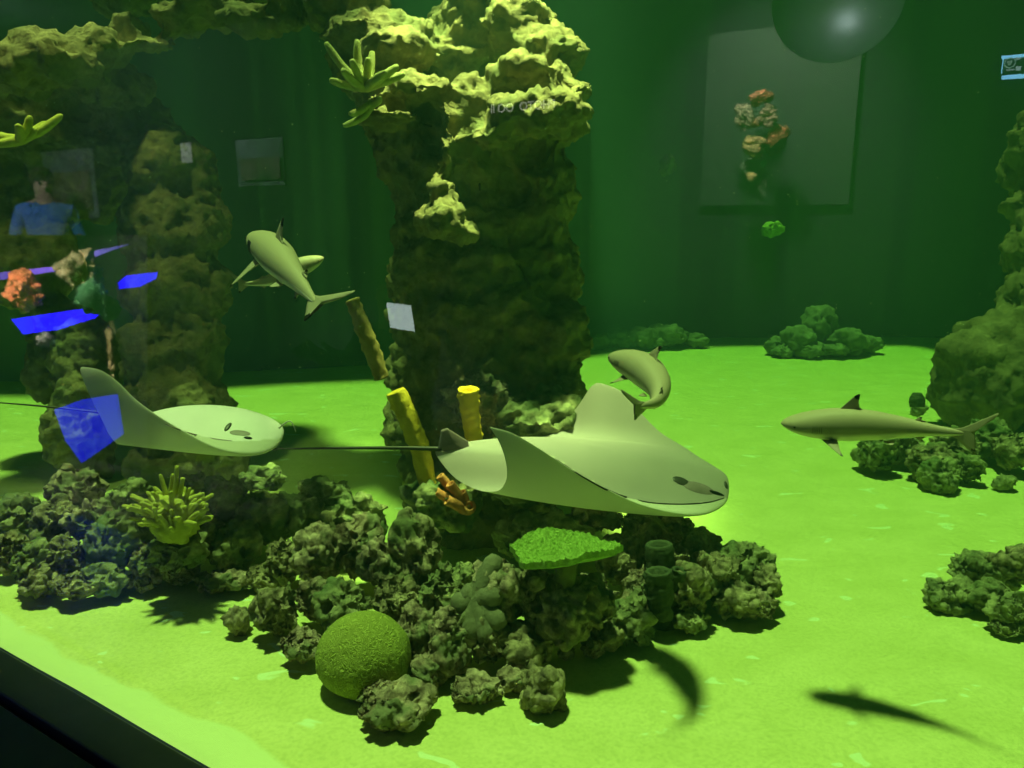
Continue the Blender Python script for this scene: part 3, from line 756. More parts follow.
D = 3.66
main_secs = [
 ((490,427,D-.34),(490,428,D-.34),.006,0),
 ((512,433,D-.37),(498,440,D-.345),.010,0),
 ((540,449,D-.38),(504,455,D-.34),.020,0),
 ((572,470,D-.37),(507,471,D-.31),.035,0),
 ((606,489,D-.35),(505,483,D-.26),.05,-.005),
 ((642,505,D-.31),(497,491,D-.20),.075,-.01),
 ((680,514,D-.26),(478,490,D-.13),.10,0),
 ((706,514,D-.20),(455,478,D-.07),.13,.01),
 ((724,505,D-.12),(438,458,D-.02),.155,.03),
 ((729,492,D-.05),(436,450,D),.16,.035),
 ((727,477,D+0.012),(445,446,D+0.025),.155,.03),
 ((716,468,D+0.050),(480,440,D+0.062),.12,.02),
 ((700,458,D+0.087),(520,437,D+0.099),.08,.01),
 ((684,447,D+0.124),(546,436,D+0.136),.05,0),
 ((660,432,D+0.167),(562,425,D+0.174),.03,0),
 ((640,412,D+0.205),(578,406,D+0.205),.02,0),
 ((622,392,D+0.236),(590,388,D+0.236),.012,0),
 ((604,384,D+0.248),(597,383,D+0.248),.006,0),
]
ray1, base1, n1, t1 = manta('cownose_ray', main_secs, [M['ray_top'], M['ray_belly']], 'large grey cownose ray gliding right across the middle of the tank',   tail=[(442,449,D-.01),(400,448,D-.0),(340,448,D+.03),(268,449,D+.08)], tail_r=(.012,.0035), seam=SEAM1)
from mathutils.bvhtree import BVHTree
def on_body(root, px, py):
    b = [c for c in root.children if c.name.startswith('body')][0]
    T_ = BVHTree.FromPolygons([v.co + root.location for v in b.data.vertices], [tuple(p.vertices) for p in b.data.polygons])
    h = T_.ray_cast(Vector(CAM), Vector(ray(px, py)).normalized()); return h[0], h[1]
def patch(root, name, px, py, r, m, ang=0, sink=.4):
    p, n = on_body(root, px, py)
    if p is None: print('patch missed', name, px, py); return
    X_ = Vector((math.cos(ang), 0, math.sin(ang))); X_ = (X_ - n*X_.dot(n)).normalized(); Y_ = n.cross(X_)
    co = ico(4)[1]*np.array(r); mt = np.array([list(X_), list(Y_), list(n)])
    me = ico(4)[0].copy(); set_co(me, co @ mt); me.materials.append(m); me.name = name
    o = bpy.data.objects.new(name, me); o.location = p - n*(r[2]*sink); link(o); child(root, o); return o
patch(ray1, 'spiracle', 681, 481, (.044,.026,.009), M['ray_dark'], -.5, .4)
patch(ray1, 'cheek', 699, 488, (.085,.040,.012), M['ray_cheek'], -.25, .6)
patch(ray1, 'eye', 716, 493, (.050,.014,.016), M['black'], -.15, .6)
patch(ray1, 'nostril', 726, 485, (.014,.026,.012), M['ray_dark'], 0, .6)
def margin(root, pix, r_, m):
    pts = [on_body(root, *q)[0] for q in pix]; pts = [np.array(p) for p in pts if p is not None]
    pth = spline(pts, 40); V, Fc = tube_geo(pth, np.interp(np.linspace(0,1,40), [0,.5,1], [r_*.4,r_,r_*.5]), 8)
    o = mesh('wing_margin_or_shade_line', [v-pth[0] for v in V], Fc, m); o.location = tuple(pth[0]); child(root, o)
margin(ray1, SEAM1, .005, M['tail_dark'])  # dark line stands in for the shadow along the wing's leading edge
# small dorsal fin at the tail base, pelvic fin
foil('dorsal_fin', dense([P(438,449,D-.02),P(441,430,D-.03),P(447,428,D-.03),P(468,441,D),P(470,452,D),P(455,456,D)]), .02, M['ray_cheek'], ray1)

D2 = 3.85
left_secs = [
 ((82,367,D2-.30),(80,370,D2-.30),.006,0),
 ((100,370,D2-.31),(84,382,D2-.30),.012,0),
 ((118,382,D2-.31),(92,400,D2-.29),.02,0),
 ((134,398,D2-.31),(102,420,D2-.27),.03,0),
 ((154,413,D2-.31),(110,436,D2-.24),.045,0),
 ((182,430,D2-.30),(118,444,D2-.20),.06,-.005),
 ((220,449,D2-.28),(128,444,D2-.14),.09,-.0),
 ((256,454,D2-.22),(134,436,D2-.06),.13,.01),
 ((277,446,D2-.12),(140,424,D2),.155,.03),
 ((284,432,D2-.03),(145,418,D2+.06),.16,.04),
 ((277,425,D2+.06),(150,413,D2+.13),.15,.03),
 ((258,418,D2+.16),(158,412,D2+.2),.10,.01),
 ((238,416,D2+.28),(170,414,D2+.3),.05,0),
 ((215,420,D2+.45),(182,420,D2+.45),.02,0),
 ((200,426,D2+.55),(192,426,D2+.55),.006,0),
]
ray2, *_ = manta('cownose_ray', left_secs, [M['ray_pale'], M['ray_pale_belly']], 'pale ray at the left with one wing raised, above the left rock pile',  tail=[(146,417,D2+.05),(95,412,D2+.02),(40,406,D2),(-10,402,D2)], tail_r=(.008,.003), seam=SEAM2)
margin(ray2, SEAM2[:5], .004, M['ray_cheek'])
patch(ray2, 'cheek', 240, 433, (.050,.022,.004), M['ray_cheek'], -.1, .5)
patch(ray2, 'spiracle', 228, 427, (.012,.030,.006), M['ray_dark'], -.4, -.1)
patch(ray2, 'eye', 248, 438, (.020,.009,.009), M['black'], 0, .1)
for (a, b, c_) in [((279,428),(290,421),(296,432)),]:
    V, Fc = tube_geo(spline([P(*a, D2-.1), P(*b, D2-.12), P(*c_, D2-.12)], 14), np.linspace(.005,.0015,14), 8)
    o0 = P(*a, D2-.1); o = mesh('lip_filament', [v-o0 for v in V], Fc, M['ray_pale']); o.location = tuple(o0); child(ray2, o)

# ------------------------------------------------------------------ sharks
def shark_mats(tag_):
    m = bpy.data.materials.new('shark_skin'+tag_); m.use_nodes = True; nt = m.node_tree; N = nt.nodes; L = nt.links; b = N['Principled BSDF']
    b.inputs['Roughness'].default_value = .55; b.inputs['Specular IOR Level'].default_value = .25
    at = N.new('ShaderNodeAttribute'); at.attribute_name = 'side'
    cr = N.new('ShaderNodeValToRGB'); e = cr.color_ramp.elements
    e[0].position = .30; e[0].color = (.66,.60,.48,1); e[1].position = .44; e[1].color = (.27,.24,.18,1)
    e2 = e.new(.62); e2.color = (.33,.30,.22,1); e3 = e.new(.9); e3.color = (.44,.38,.27,1)
    n = N.new('ShaderNodeTexNoise'); n.inputs['Scale'].default_value = 6; tc = N.new('ShaderNodeTexCoord'); L.new(tc.outputs['Object'], n.inputs['Vector'])
    ma = N.new('ShaderNodeMath'); ma.operation = 'MULTIPLY_ADD'; L.new(n.outputs['Fac'], ma.inputs[0]); ma.inputs[1].default_value = .08; L.new(at.outputs['Fac'], ma.inputs[2])
    L.new(ma.outputs[0], cr.inputs['Fac']); L.new(cr.outputs['Color'], b.inputs['Base Color'])
    return m
M['shark'] = shark_mats('')
def shark(spine, length_up, label, width=1.0, black_dorsal=True, pect=1.0, fins_mat=None, droop=.35, lobe=1.0, fat=1.0, low=1.0):
    """spine: world points nose -> tail root; length_up: world up vector list (same length) or single"""
    n = 70; sp = spline(spine, n); ups = spline(np.array(length_up, float), n) if np.ndim(length_up) == 2 else np.tile(np.array(length_up, float), (n,1))
    seglen = np.r_[0, np.cumsum(np.linalg.norm(np.diff(sp, axis=0), axis=1))]; Ltot = seglen[-1]
    s = seglen/Ltot
    fr = []
    for i in range(n):
        t = sp[min(i+1,n-1)] - sp[max(i-1,0)]; t /= np.linalg.norm(t)
        u_ = ups[i] - t*np.dot(ups[i], t); u_ /= np.linalg.norm(u_); sd = np.cross(u_, t); fr.append((t, u_, sd))
    def at(x):
        i = np.interp(x, s, np.arange(n)); a = int(min(i, n-2)); f = i - a
        p = sp[a]*(1-f) + sp[a+1]*f; t, u_, sd = [fr[a][k]*(1-f) + fr[a+1][k]*f for k in range(3)]
        if x > 1: p = sp[-1] + fr[-1][0]*(x-1)*Ltot
        if x < 0: p = sp[0] + fr[0][0]*x*Ltot
        return p, t, u_, sd
    FS = 1.0
    def W(x, y, z):   # local (along, side, up) in body lengths -> world
        p, t, u_, sd = at(x); return p + sd*y*Ltot*FS + u_*z*Ltot*FS
    X = [0,.02,.06,.12,.2,.3,.42,.55,.68,.8,.9,.97,1.03]
    Hh = [.004,.018,.034,.050,.064,.074,.076,.066,.050,.034,.022,.016,.008]
    Ww = [.006,.030,.048,.060,.066,.068,.066,.054,.038,.024,.014,.010,.004]
    Hh = [h*fat for h in Hh]; Ww = [q*fat for q in Ww]
    seg = 28; V = []; side = []; xs = np.r_[np.linspace(0,.12,16), np.linspace(.14,1.03,60)]
    for x in xs:
        h = np.interp(x, X, Hh); w_ = np.interp(x, X, Ww)*width
        for j in range(seg):
            a = 2*PI*j/seg; ca, sa = math.cos(a), math.sin(a)
            z = sa*h*(1.0 if sa > 0 else .85) + (0.006 if x < .1 else 0)*(1-x/.1 if x < .1 else 0)
            V.append(W(x, ca*w_, z)); side.append(.5+.5*sa)
    Fc = []
    for i in range(len(xs)-1):
        for j in range(seg): Fc.append((i*seg+j, i*seg+(j+1)%seg, (i+1)*seg+(j+1)%seg, (i+1)*seg+j))
    Fc.append(tuple(range(seg))); b = (len(xs)-1)*seg; Fc.append(tuple(b+j for j in range(seg)))
    org = sp[n//2]; root = empty('blacktip_reef_shark', org); tag(root, label, 'shark')
    bo = mesh('body', [v-org for v in V], Fc, M['shark'], root)
    att = bo.data.attributes.new('side', 'FLOAT', 'POINT'); att.data.foreach_set('value', side)
    mm = [fins_mat or M['shark_fin'], M['black']]
    def grow(p):
        x, y, z = p; z += math.copysign(1, z)*(fat-1)*np.interp(x, X, Hh)/fat; y += (math.copysign(1, y) if abs(y) > .01 else 0)*(fat-1)*np.interp(x, X, Ww)/fat*.8
        return x, y, z
    def fin(name, pl, tip, tr, th=.012):
        pts = [W(*grow(p)) for p in dense(pl, 6)]; tp = W(*grow(tip))
        foil(name, pts, th*Ltot, None, root, mats_=mm, tipfn=lambda q: np.linalg.norm(q-tp) < tr*Ltot)
    fin('dorsal_fin', [(.33,0,.055),(.38,0,.105),(.43,0,.155),(.455,0,.172),(.464,0,.167),(.455,0,.12),(.46,0,.085),(.49,0,.064),(.42,0,.05)], (.458,0,.175), .04 if black_dorsal else 0)
    fin('second_dorsal_fin', [(.76,0,.034),(.79,0,.06),(.805,0,.062),(.80,0,.045),(.83,0,.038),(.80,0,.02)], (.805,0,.064), .015)
    fin('anal_fin', [(.77,0,-.03),(.80,0,-.055),(.815,0,-.057),(.81,0,-.04),(.83,0,-.028),(.80,0,-.018)], (.815,0,-.06), .015)
    for sg in (1, -1):
        q = pect
        fin('pectoral_fin', [(.24,sg*.045,-.035),(.29,sg*(.045+.07*q),-.035-.07*q*droop),(.345,sg*(.045+.145*q),-.035-.145*q*droop),(.36,sg*(.045+.15*q),-.036-.15*q*droop),(.345,sg*(.045+.10*q),-.036-.10*q*droop),(.335,sg*(.045+.03*q),-.034-.03*q*droop),(.33,sg*.035,-.035)],
            (.36,sg*(.045+.155*q),-.035-.155*q*droop), .03, .010)
        fin('pelvic_fin', [(.60,sg*.03,-.045),(.64,sg*.065,-.06),(.66,sg*.07,-.062),(.665,sg*.04,-.052),(.66,sg*.02,-.045)], (.66,sg*.075,-.064), .012, .008)
        me = ico(3)[0].copy(); set_co(me, ico(3)[1]*.008*Ltot); me.materials.append(M['black']); me.name = 'eye'
        e = bpy.data.objects.new('eye', me); e.location = tuple(W(.075, sg*np.interp(.075, X, Ww)*width*.97, .006)); link(e); child(root, e)
        for k in range(5):
            x0 = .185+.013*k; a0 = 2.0*1
            pts_ = [W(x0+.004*abs(z-.0)*10, sg*(np.interp(x0,X,Ww)*width*math.sqrt(max(0,1-(z/.07)**2))+.0005), z) for z in np.linspace(-.026,.022,8)]
            V2, F2 = tube_geo(pts_, [.0016*Ltot]*8, 6); o0 = np.array(pts_[0]); o = mesh('gill_slit', [v-o0 for v in V2], F2, M['tail_dark']); o.location = tuple(o0); child(root, o)
    l = lobe
    fin('tail_fin', [(.965,0,.012),(1.02,0,.035*l),(1.08,0,.075*l),(1.15,0,.125*l),(1.20,0,.160*l),(1.205,0,.152*l),(1.185,0,.118*l),(1.14,0,.07*l),(1.085,0,.018),(1.065,0,-.01),(1.085,0,-.055*l*low),(1.095,0,-.085*l*low),(1.085,0,-.088*l*low),(1.04,0,-.06*l*low),(1.00,0,-.03),(.965,0,-.014)], (1.095,0,-.095*l*low), .038, .012)
    return root
D3 = 2.62
shark([P(781,424,D3+.10), P(815,425,D3+.07), P(860,426,D3+.02), P(900,428,D3-.04), P(935,431,D3-.10), P(958,433,D3-.15)], [(0,-.10,1),(0,-.1,1),(0,-.1,1),(.03,-.05,1),(.05,0,1),(.12,0,1)],
      'black-finned grey shark swimming left in front of the right outcrop', droop=.3, lobe=.8, fat=1.5, pect=1.0, low=1.5)
shark([P(612,356,3.02), P(627,362,2.95), P(645,372,2.84), P(658,388,2.70), P(656,402,2.60), P(643,406,2.54)], [(.25,-.2,.9),(.25,-.2,.9),(.3,-.2,.9),(.35,-.2,.85),(.2,-.1,1),(-.2,0,1)],
      'small shark curling round behind the big ray\'s far wing', width=1.25, lobe=.75, fat=1.55, pect=.9)
shark([P(256,236,4.2), P(270,250,3.93), P(285,267,3.65), P(302,287,3.38), P(313,300,3.2)], [(.35,-.6,.75),(.4,-.6,.75),(.45,-.6,.75),(.6,-.4,.6),(.8,0,.6)],
      'bright lit shark climbing toward the upper left, front one of the crossing pair', width=1.1, pect=.8, droop=.9, lobe=.75, fat=1.0)
shark([P(324,258,4.15), P(300,268,4.13), P(275,279,4.1), P(258,283,4.08), P(246,284,4.05)], [(0,-.1,1)]*5,
      'shark passing behind the lit climbing shark, its tail to the left', lobe=1.1, fat=1.7)

# specks drifting in the water
def specks():
    V = []; Fc = []; r_ = random.Random(5)
    for i in range(420):
        d = r_.uniform(2.7, 7); c = P(r_.uniform(0,1024), r_.uniform(0,470), d)
        if (c @ gn) < goff + .1 : continue
        b = len(V); q = r_.uniform(.0008,.0022)*d/3
        for v in ((1,0,0),(-1,0,0),(0,1,0),(0,-1,0),(0,0,1),(0,0,-1)): V.append(c + np.array(v)*q)
        for f in ((0,2,4),(2,1,4),(1,3,4),(3,0,4),(2,0,5),(1,2,5),(3,1,5),(0,3,5)): Fc.append(tuple(b+k for k in f))
    tag(mesh('floating_specks', V, Fc, mat('speck', (.7,.75,.6), .8)), 'fine pale specks drifting through the tank water', 'particles', kind='stuff')
specks()

# ------------------------------------------------------------------ visitor side (seen mirrored in the pane)
#REFLECTIONS
def mir(p): p = np.array(p, float); return p - 2*(np.dot(p, gn) - goff)*gn
def PV(px, py, dist):
    """mirrored place of the point that shows at (px,py) a given distance behind the pane"""
    r = ray(px, py); t = (goff + dist - np.dot(CAM, gn))/np.dot(r, gn); return mir(CAM + r*t), t
WALLD = 4.2
ZF = -.12
cw = g0 + gdir*2.0
def room_box(name, off, w_, z0, z1, m, ln=24, cshift=0):
    c = cw + gdir*cshift - gn*(off + w_/2)
    v, f = box_mesh((c[0], c[1], (z0+z1)/2), ln, w_, z1-z0, gdir)
    o = mesh(name, v, f, m, smooth=False); tag(o, kind='structure'); return o
room_box('wall_front', WALLD, .2, ZF, 3.6, M['room'])
room_box('floor.001', 1.0, WALLD-1.0, ZF-.1, ZF, M['room_floor'])
room_box('ceiling', .02, WALLD+.2, 3.6, 3.7, M['room'])
def emat(name, c, s_): return mat(name, tuple(x*.3 for x in c), .5, emit=c, estr=s_)
def on_wall(name, x0, y0, x1, y1, m, label=None, cat=None, th=.02, off=0.):
    """flat panel hung on the visitor wall, seen mirrored between these pixels"""
    ym = (y0+y1)/2; xm = (x0+x1)/2
    a, _ = PV(x0, ym, WALLD-off); b, _ = PV(x1, ym, WALLD-off); tt, _ = PV(xm, y0, WALLD-off); bb, _ = PV(xm, y1, WALLD-off)
    c = (a+b)/2; c[2] = (tt[2]+bb[2])/2; c = c + gn*(off*0 + th/2)
    v, f = box_mesh((0,0,0), abs(np.dot(b-a, gdir)), th, tt[2]-bb[2], gdir)
    o = mesh(name, v, f, m, smooth=False); o.location = tuple(c)
    if label: tag(o, label, cat)
    return o
M['poster'] = mat('poster_paper', (.30,.34,.34), .8, (.12,.14,.12), 2.2, detail=3)
M['poster2'] = mat('poster_picture', (.14,.10,.06), .8, (.30,.26,.18), 5, third=(.06,.10,.05))
p1 = on_wall('wall_poster', 48,150,98,218, M['poster'], 'dim framed poster reflected at the left, beside the visitor in blue', 'poster')
q = on_wall('picture', 53,172,93,210, M['poster2'], off=.03); child(p1, q)
p2 = on_wall('wall_poster', 240,139,287,186, M['poster'], 'dim poster reflected above the crossing pair of sharks', 'poster')
q = on_wall('picture', 244,158,283,180, M['poster2'], off=.03); child(p2, q)
p3 = on_wall('wall_notice', 184,143,195,163, mat('notice_paper', (.8,.78,.7), .8), 'small white notice reflected between the two dim posters', 'notice')

# coral display across the aisle
disp = on_wall('display_window', 708,28,858,205, mat('display_backing', (.045,.075,.06), .6), 'dim square display window reflected at the upper right', 'display', th=.05)
sh = empty('lamp_shade', PV(835, 40, 2.4)[0]); tag(sh, 'silvery bowl lamp reflected over the upper right display window', 'lamp')
def bowl():
    c, t = PV(838, 0, 2.4); R_ = 62*t/F; V = []; Fc = []; n, k = 48, 16
    for s_ in (0, 1):
        for i in range(k+1):
            a = PI/2*i/k; r_ = (R_ - .012*s_)
            for j in range(n):
                b = 2*PI*j/n; V.append((r_*math.sin(a)*math.cos(b), r_*math.sin(a)*math.sin(b), -r_*math.cos(a)*.95))
    for s_ in (0,1):
        for i in range(k):
            for j in range(n): q = s_*(k+1)*n; Fc.append((q+i*n+j, q+i*n+(j+1)%n, q+(i+1)*n+(j+1)%n, q+(i+1)*n+j))
    q = (k+1)*n
    for j in range(n): Fc.append((k*n+j, k*n+(j+1)%n, q+k*n+(j+1)%n, q+k*n+j))
    o = mesh('bowl', V, Fc, mat('brushed_metal', (.55,.62,.62), .5, metal=.7)); o.location = tuple(c); child(sh, o)
    v, f = box_mesh((c[0], c[1], (c[2]+3.6)/2), .03, .03, 3.6-c[2]); o = mesh('stem', v, f, M['frame'], smooth=False); child(sh, o)
bowl()
def vblob(px, py, w_, h, dist, m, label, seed, amp=1.2, cat='coral', name='display_coral'):
    c, t = PV(px, py, dist); k = t/F
    me = rock_mesh(None, (w_*k/2, w_*k/2*.8, h*k/2), seed, 5, amp*min(1, w_*k/.3)); me.materials.append(m); me.name = name
    o = bpy.data.objects.new(name, me); o.location = tuple(c); link(o); tag(o, label, cat); return o
mc = lambda nme, a, b: mat(nme, a, .8, b, 18, bump=.6)
for i, (px, py, w_, h, a, b, lab) in enumerate([
    (762,98,30,14,(.55,.22,.10),(.7,.35,.2),'reflected orange coral capping the display heap'),
    (745,118,22,26,(.35,.35,.2),(.5,.5,.3),'reflected olive coral at the upper left of the display heap'),
    (768,116,26,26,(.3,.25,.15),(.4,.35,.2),'reflected brown coral near the top of the display heap'),
    (755,124,16,9,(.8,.5,.2),(.9,.65,.3),'reflected small tan coral at the heart of the display heap'),
    (776,140,26,30,(.45,.18,.07),(.55,.3,.12),'reflected rusty coral on the right of the display heap'),
    (755,146,24,22,(.45,.42,.15),(.6,.5,.2),'reflected yellowish coral in the middle of the display heap'),
    (752,168,26,24,(.2,.35,.2),(.35,.4,.3),'reflected grey-green coral low in the display heap'),
    (765,163,8,8,(.02,.8,.15),(.1,.9,.3),'reflected tiny vivid green coral low in the display heap'),
    (753,177,12,10,(.7,.65,.2),(.8,.7,.3),'reflected small yellow coral near the foot of the display heap'),
    (762,190,16,24,(.2,.28,.2),(.3,.35,.25),'reflected dull coral at the foot of the display heap')]):
    vblob(px, py, w_, h, WALLD-.32-.05*(i%3), mc('dcoral%d'%i, a, b), lab, 11+i)
# open coral tank with blue lamps at the left
DT = 1.4
M['blue'] = emat('blue_lamp', (.015,.0,1.0), 11.0)
M['violet'] = emat('violet_glow', (.25,.12,1.0), 3.2)
M['case'] = mat('case_black', (.003,.003,.004), .6)
def slab(name, pts, dist, th, m, label=None, cat=None, root=None):
    """solid panel whose mirrored outline shows at these pixels"""
    f_ = [PV(x, y, dist)[0] for x, y in pts]; b_ = [p - gn*th for p in f_]; n = len(pts); c = sum(f_)/n
    fs = [tuple(range(n)), tuple(range(2*n-1, n-1, -1))] + [(i, (i+1)%n, n+(i+1)%n, n+i) for i in range(n)]
    o = mesh(name, [p - c for p in f_+b_], fs, m, smooth=False); o.location = tuple(c)
    if label: tag(o, label, cat)
    if root is not None: child(root, o)
    return o
bt = empty('coral_display_tank', (*PV(70, 460, DT)[0][:2], ZF)); tag(bt, 'reflected coral display tank with glowing blue lamps at the left', 'aquarium')
slab('back_panel', [(-60,235),(150,235),(150,470),(-60,470)], DT+.45, .03, M['case'], root=bt)
slab('blue_lamp', [(14,319),(60,312),(108,305),(96,318),(58,330),(26,334)], DT, .02, M['blue'], root=bt)
slab('blue_lamp', [(57,409),(85,399),(118,394),(124,434),(84,462),(68,440)], DT, .02, emat('blue_lamp_dim', (.01,0,1.0), 3.2), root=bt)
slab('blue_lamp', [(121,282),(130,275),(158,272),(156,279),(140,287),(122,289)], DT, .02, M['blue'], root=bt)
slab('water_line', [(-5,273),(40,268),(78,264),(78,268),(40,274),(-5,281)], DT, .01, M['violet'], root=bt)
slab('water_line', [(80,256),(100,250),(132,244),(110,252),(98,257)], DT, .01, emat('violet_dim', (.25,.2,1.0), 1.2), root=bt)
vblob(28, 290, 38, 42, DT-.15, mc('c_orange', (.75,.20,.08), (.8,.3,.12)), 'reflected orange-pink coral under the violet water line', 3.3)
vblob(90, 278, 52, 40, DT-.15, mc('c_cream', (.7,.6,.3), (.3,.3,.15)), 'reflected creamy branching coral right of the orange one', 5.3, 2.2)
vblob(98, 297, 38, 30, DT-.25, mc('c_mint', (.25,.8,.35), (.35,.85,.4)), 'reflected mint-green coral below the creamy one', 7.3, 1.8)
vblob(114, 308, 24, 26, DT-.25, mc('c_mint2', (.25,.7,.3), (.3,.8,.45)), 'reflected small mint coral at the blue lamp\'s right end', 8.3, 1.8)
vblob(50, 340, 26, 20, DT-.2, mc('c_grey', (.4,.4,.35), (.5,.5,.45)), 'reflected grey coral under the long blue lamp', 9.3, 1.8)
vblob(118, 350, 20, 62, DT-.1, mc('c_rock', (.3,.26,.1), (.4,.34,.15)), 'reflected brown rock stem below the mint corals', 12.3, 1.0, 'rock', 'display_rock')
# lit screen at the right frame edge
scr = on_wall('wall_screen', 1002,54,1060,78, mat('screen_back', (.01,.02,.05), .3), 'small light-blue framed screen reflected at the right frame edge', 'screen')
cy = emat('cyan_glow', (.22,.62,.95), 9)
def sub(name, x0,y0,x1,y1,m): child(scr, on_wall(name, x0,y0,x1,y1,m, off=.03, th=.01))
sub('border', 1002,54,1060,57,cy); sub('border', 1002,74,1060,78,cy)
sub('side_border', 1002,57,1003,74,cy); sub('text_line', 1016,58,1021,60,emat('pale_glow', (.4,.6,.6), 4)); sub('text_line', 1016,67,1021,71,emat('pale_glow2', (.4,.6,.6), 4)); sub('text_line', 1006,70,1015,71,emat('pale_glow3', (.4,.6,.6), 3))
c, t = PV(1010, 63.5, WALLD-.035); k = t/F
V = []; Fc = []
az = np.array([0,0,1.])
for j in range(24):
    a = 2*PI*j/24
    for r_ in (5.2, 4.4): 
        for z in (0, .01): V.append((gdir*math.cos(a) + az*math.sin(a))*r_*k*.95 + gn*z)
for j in range(24):
    b, e = 4*j, 4*((j+1)%24); Fc += [(b,b+2,e+2,e),(b+1,e+1,e+3,b+3),(b,e,e+1,b+1),(b+2,b+3,e+3,e+2)]
o = mesh('emblem_ring', V, Fc, emat('ring_glow', (.35,.6,.5), 4), smooth=False); o.location = tuple(c); child(scr, o)
V = []; 
for j in range(7):
    a = 2*PI*j/7; V.append((gdir*math.cos(a) + az*math.sin(a))*3*k*(1 if j % 2 else .6))
V2 = V + [v + gn*.01 for v in V]; Fc = [tuple(range(7)), tuple(range(13,6,-1))] + [(j,(j+1)%7,7+(j+1)%7,7+j) for j in range(7)]
o = mesh('emblem', V2, Fc, emat('emb_glow', (.3,.5,.4), 3), smooth=False); o.location = tuple(c); child(scr, o)
# lettering on the wall
def lettering():
    cu = bpy.data.curves.new('t', 'FONT'); cu.body = 'PHOTO  OO II'; cu.size = 1; cu.extrude = .02; cu.offset = .015; tmp = bpy.data.objects.new('t', cu); COL.objects.link(tmp)
    dg = bpy.context.evaluated_depsgraph_get(); dg.update(); me = bpy.data.meshes.new_from_object(tmp.evaluated_get(dg)); bpy.data.objects.remove(tmp)
    a, ta = PV(556, 108, WALLD-.03); b, tb = PV(492, 112, WALLD-.03)
    v = get_co(me); x0, x1 = v[:,0].min(), v[:,0].max(); v[:,0] -= x0; L_ = np.linalg.norm(b[:2]-a[:2]); s_ = L_/(x1-x0); v *= s_
    d = (b - a); d[2] = 0; d /= np.linalg.norm(d)
    # reading direction for someone facing the wall from the room
    v = np.outer(v[:,0], d) + np.outer(v[:,1], az) + np.outer(v[:,2], gn)
    set_co(me, v); me.materials.clear(); me.materials.append(emat('sign_white', (.75,.75,.6), 3)); me.name = 'wall_lettering'
    o = bpy.data.objects.new('wall_lettering', me); o.location = tuple(a); link(o); tag(o, 'mirror-written white lettering reflected across the lit column top', 'sign')
lettering()
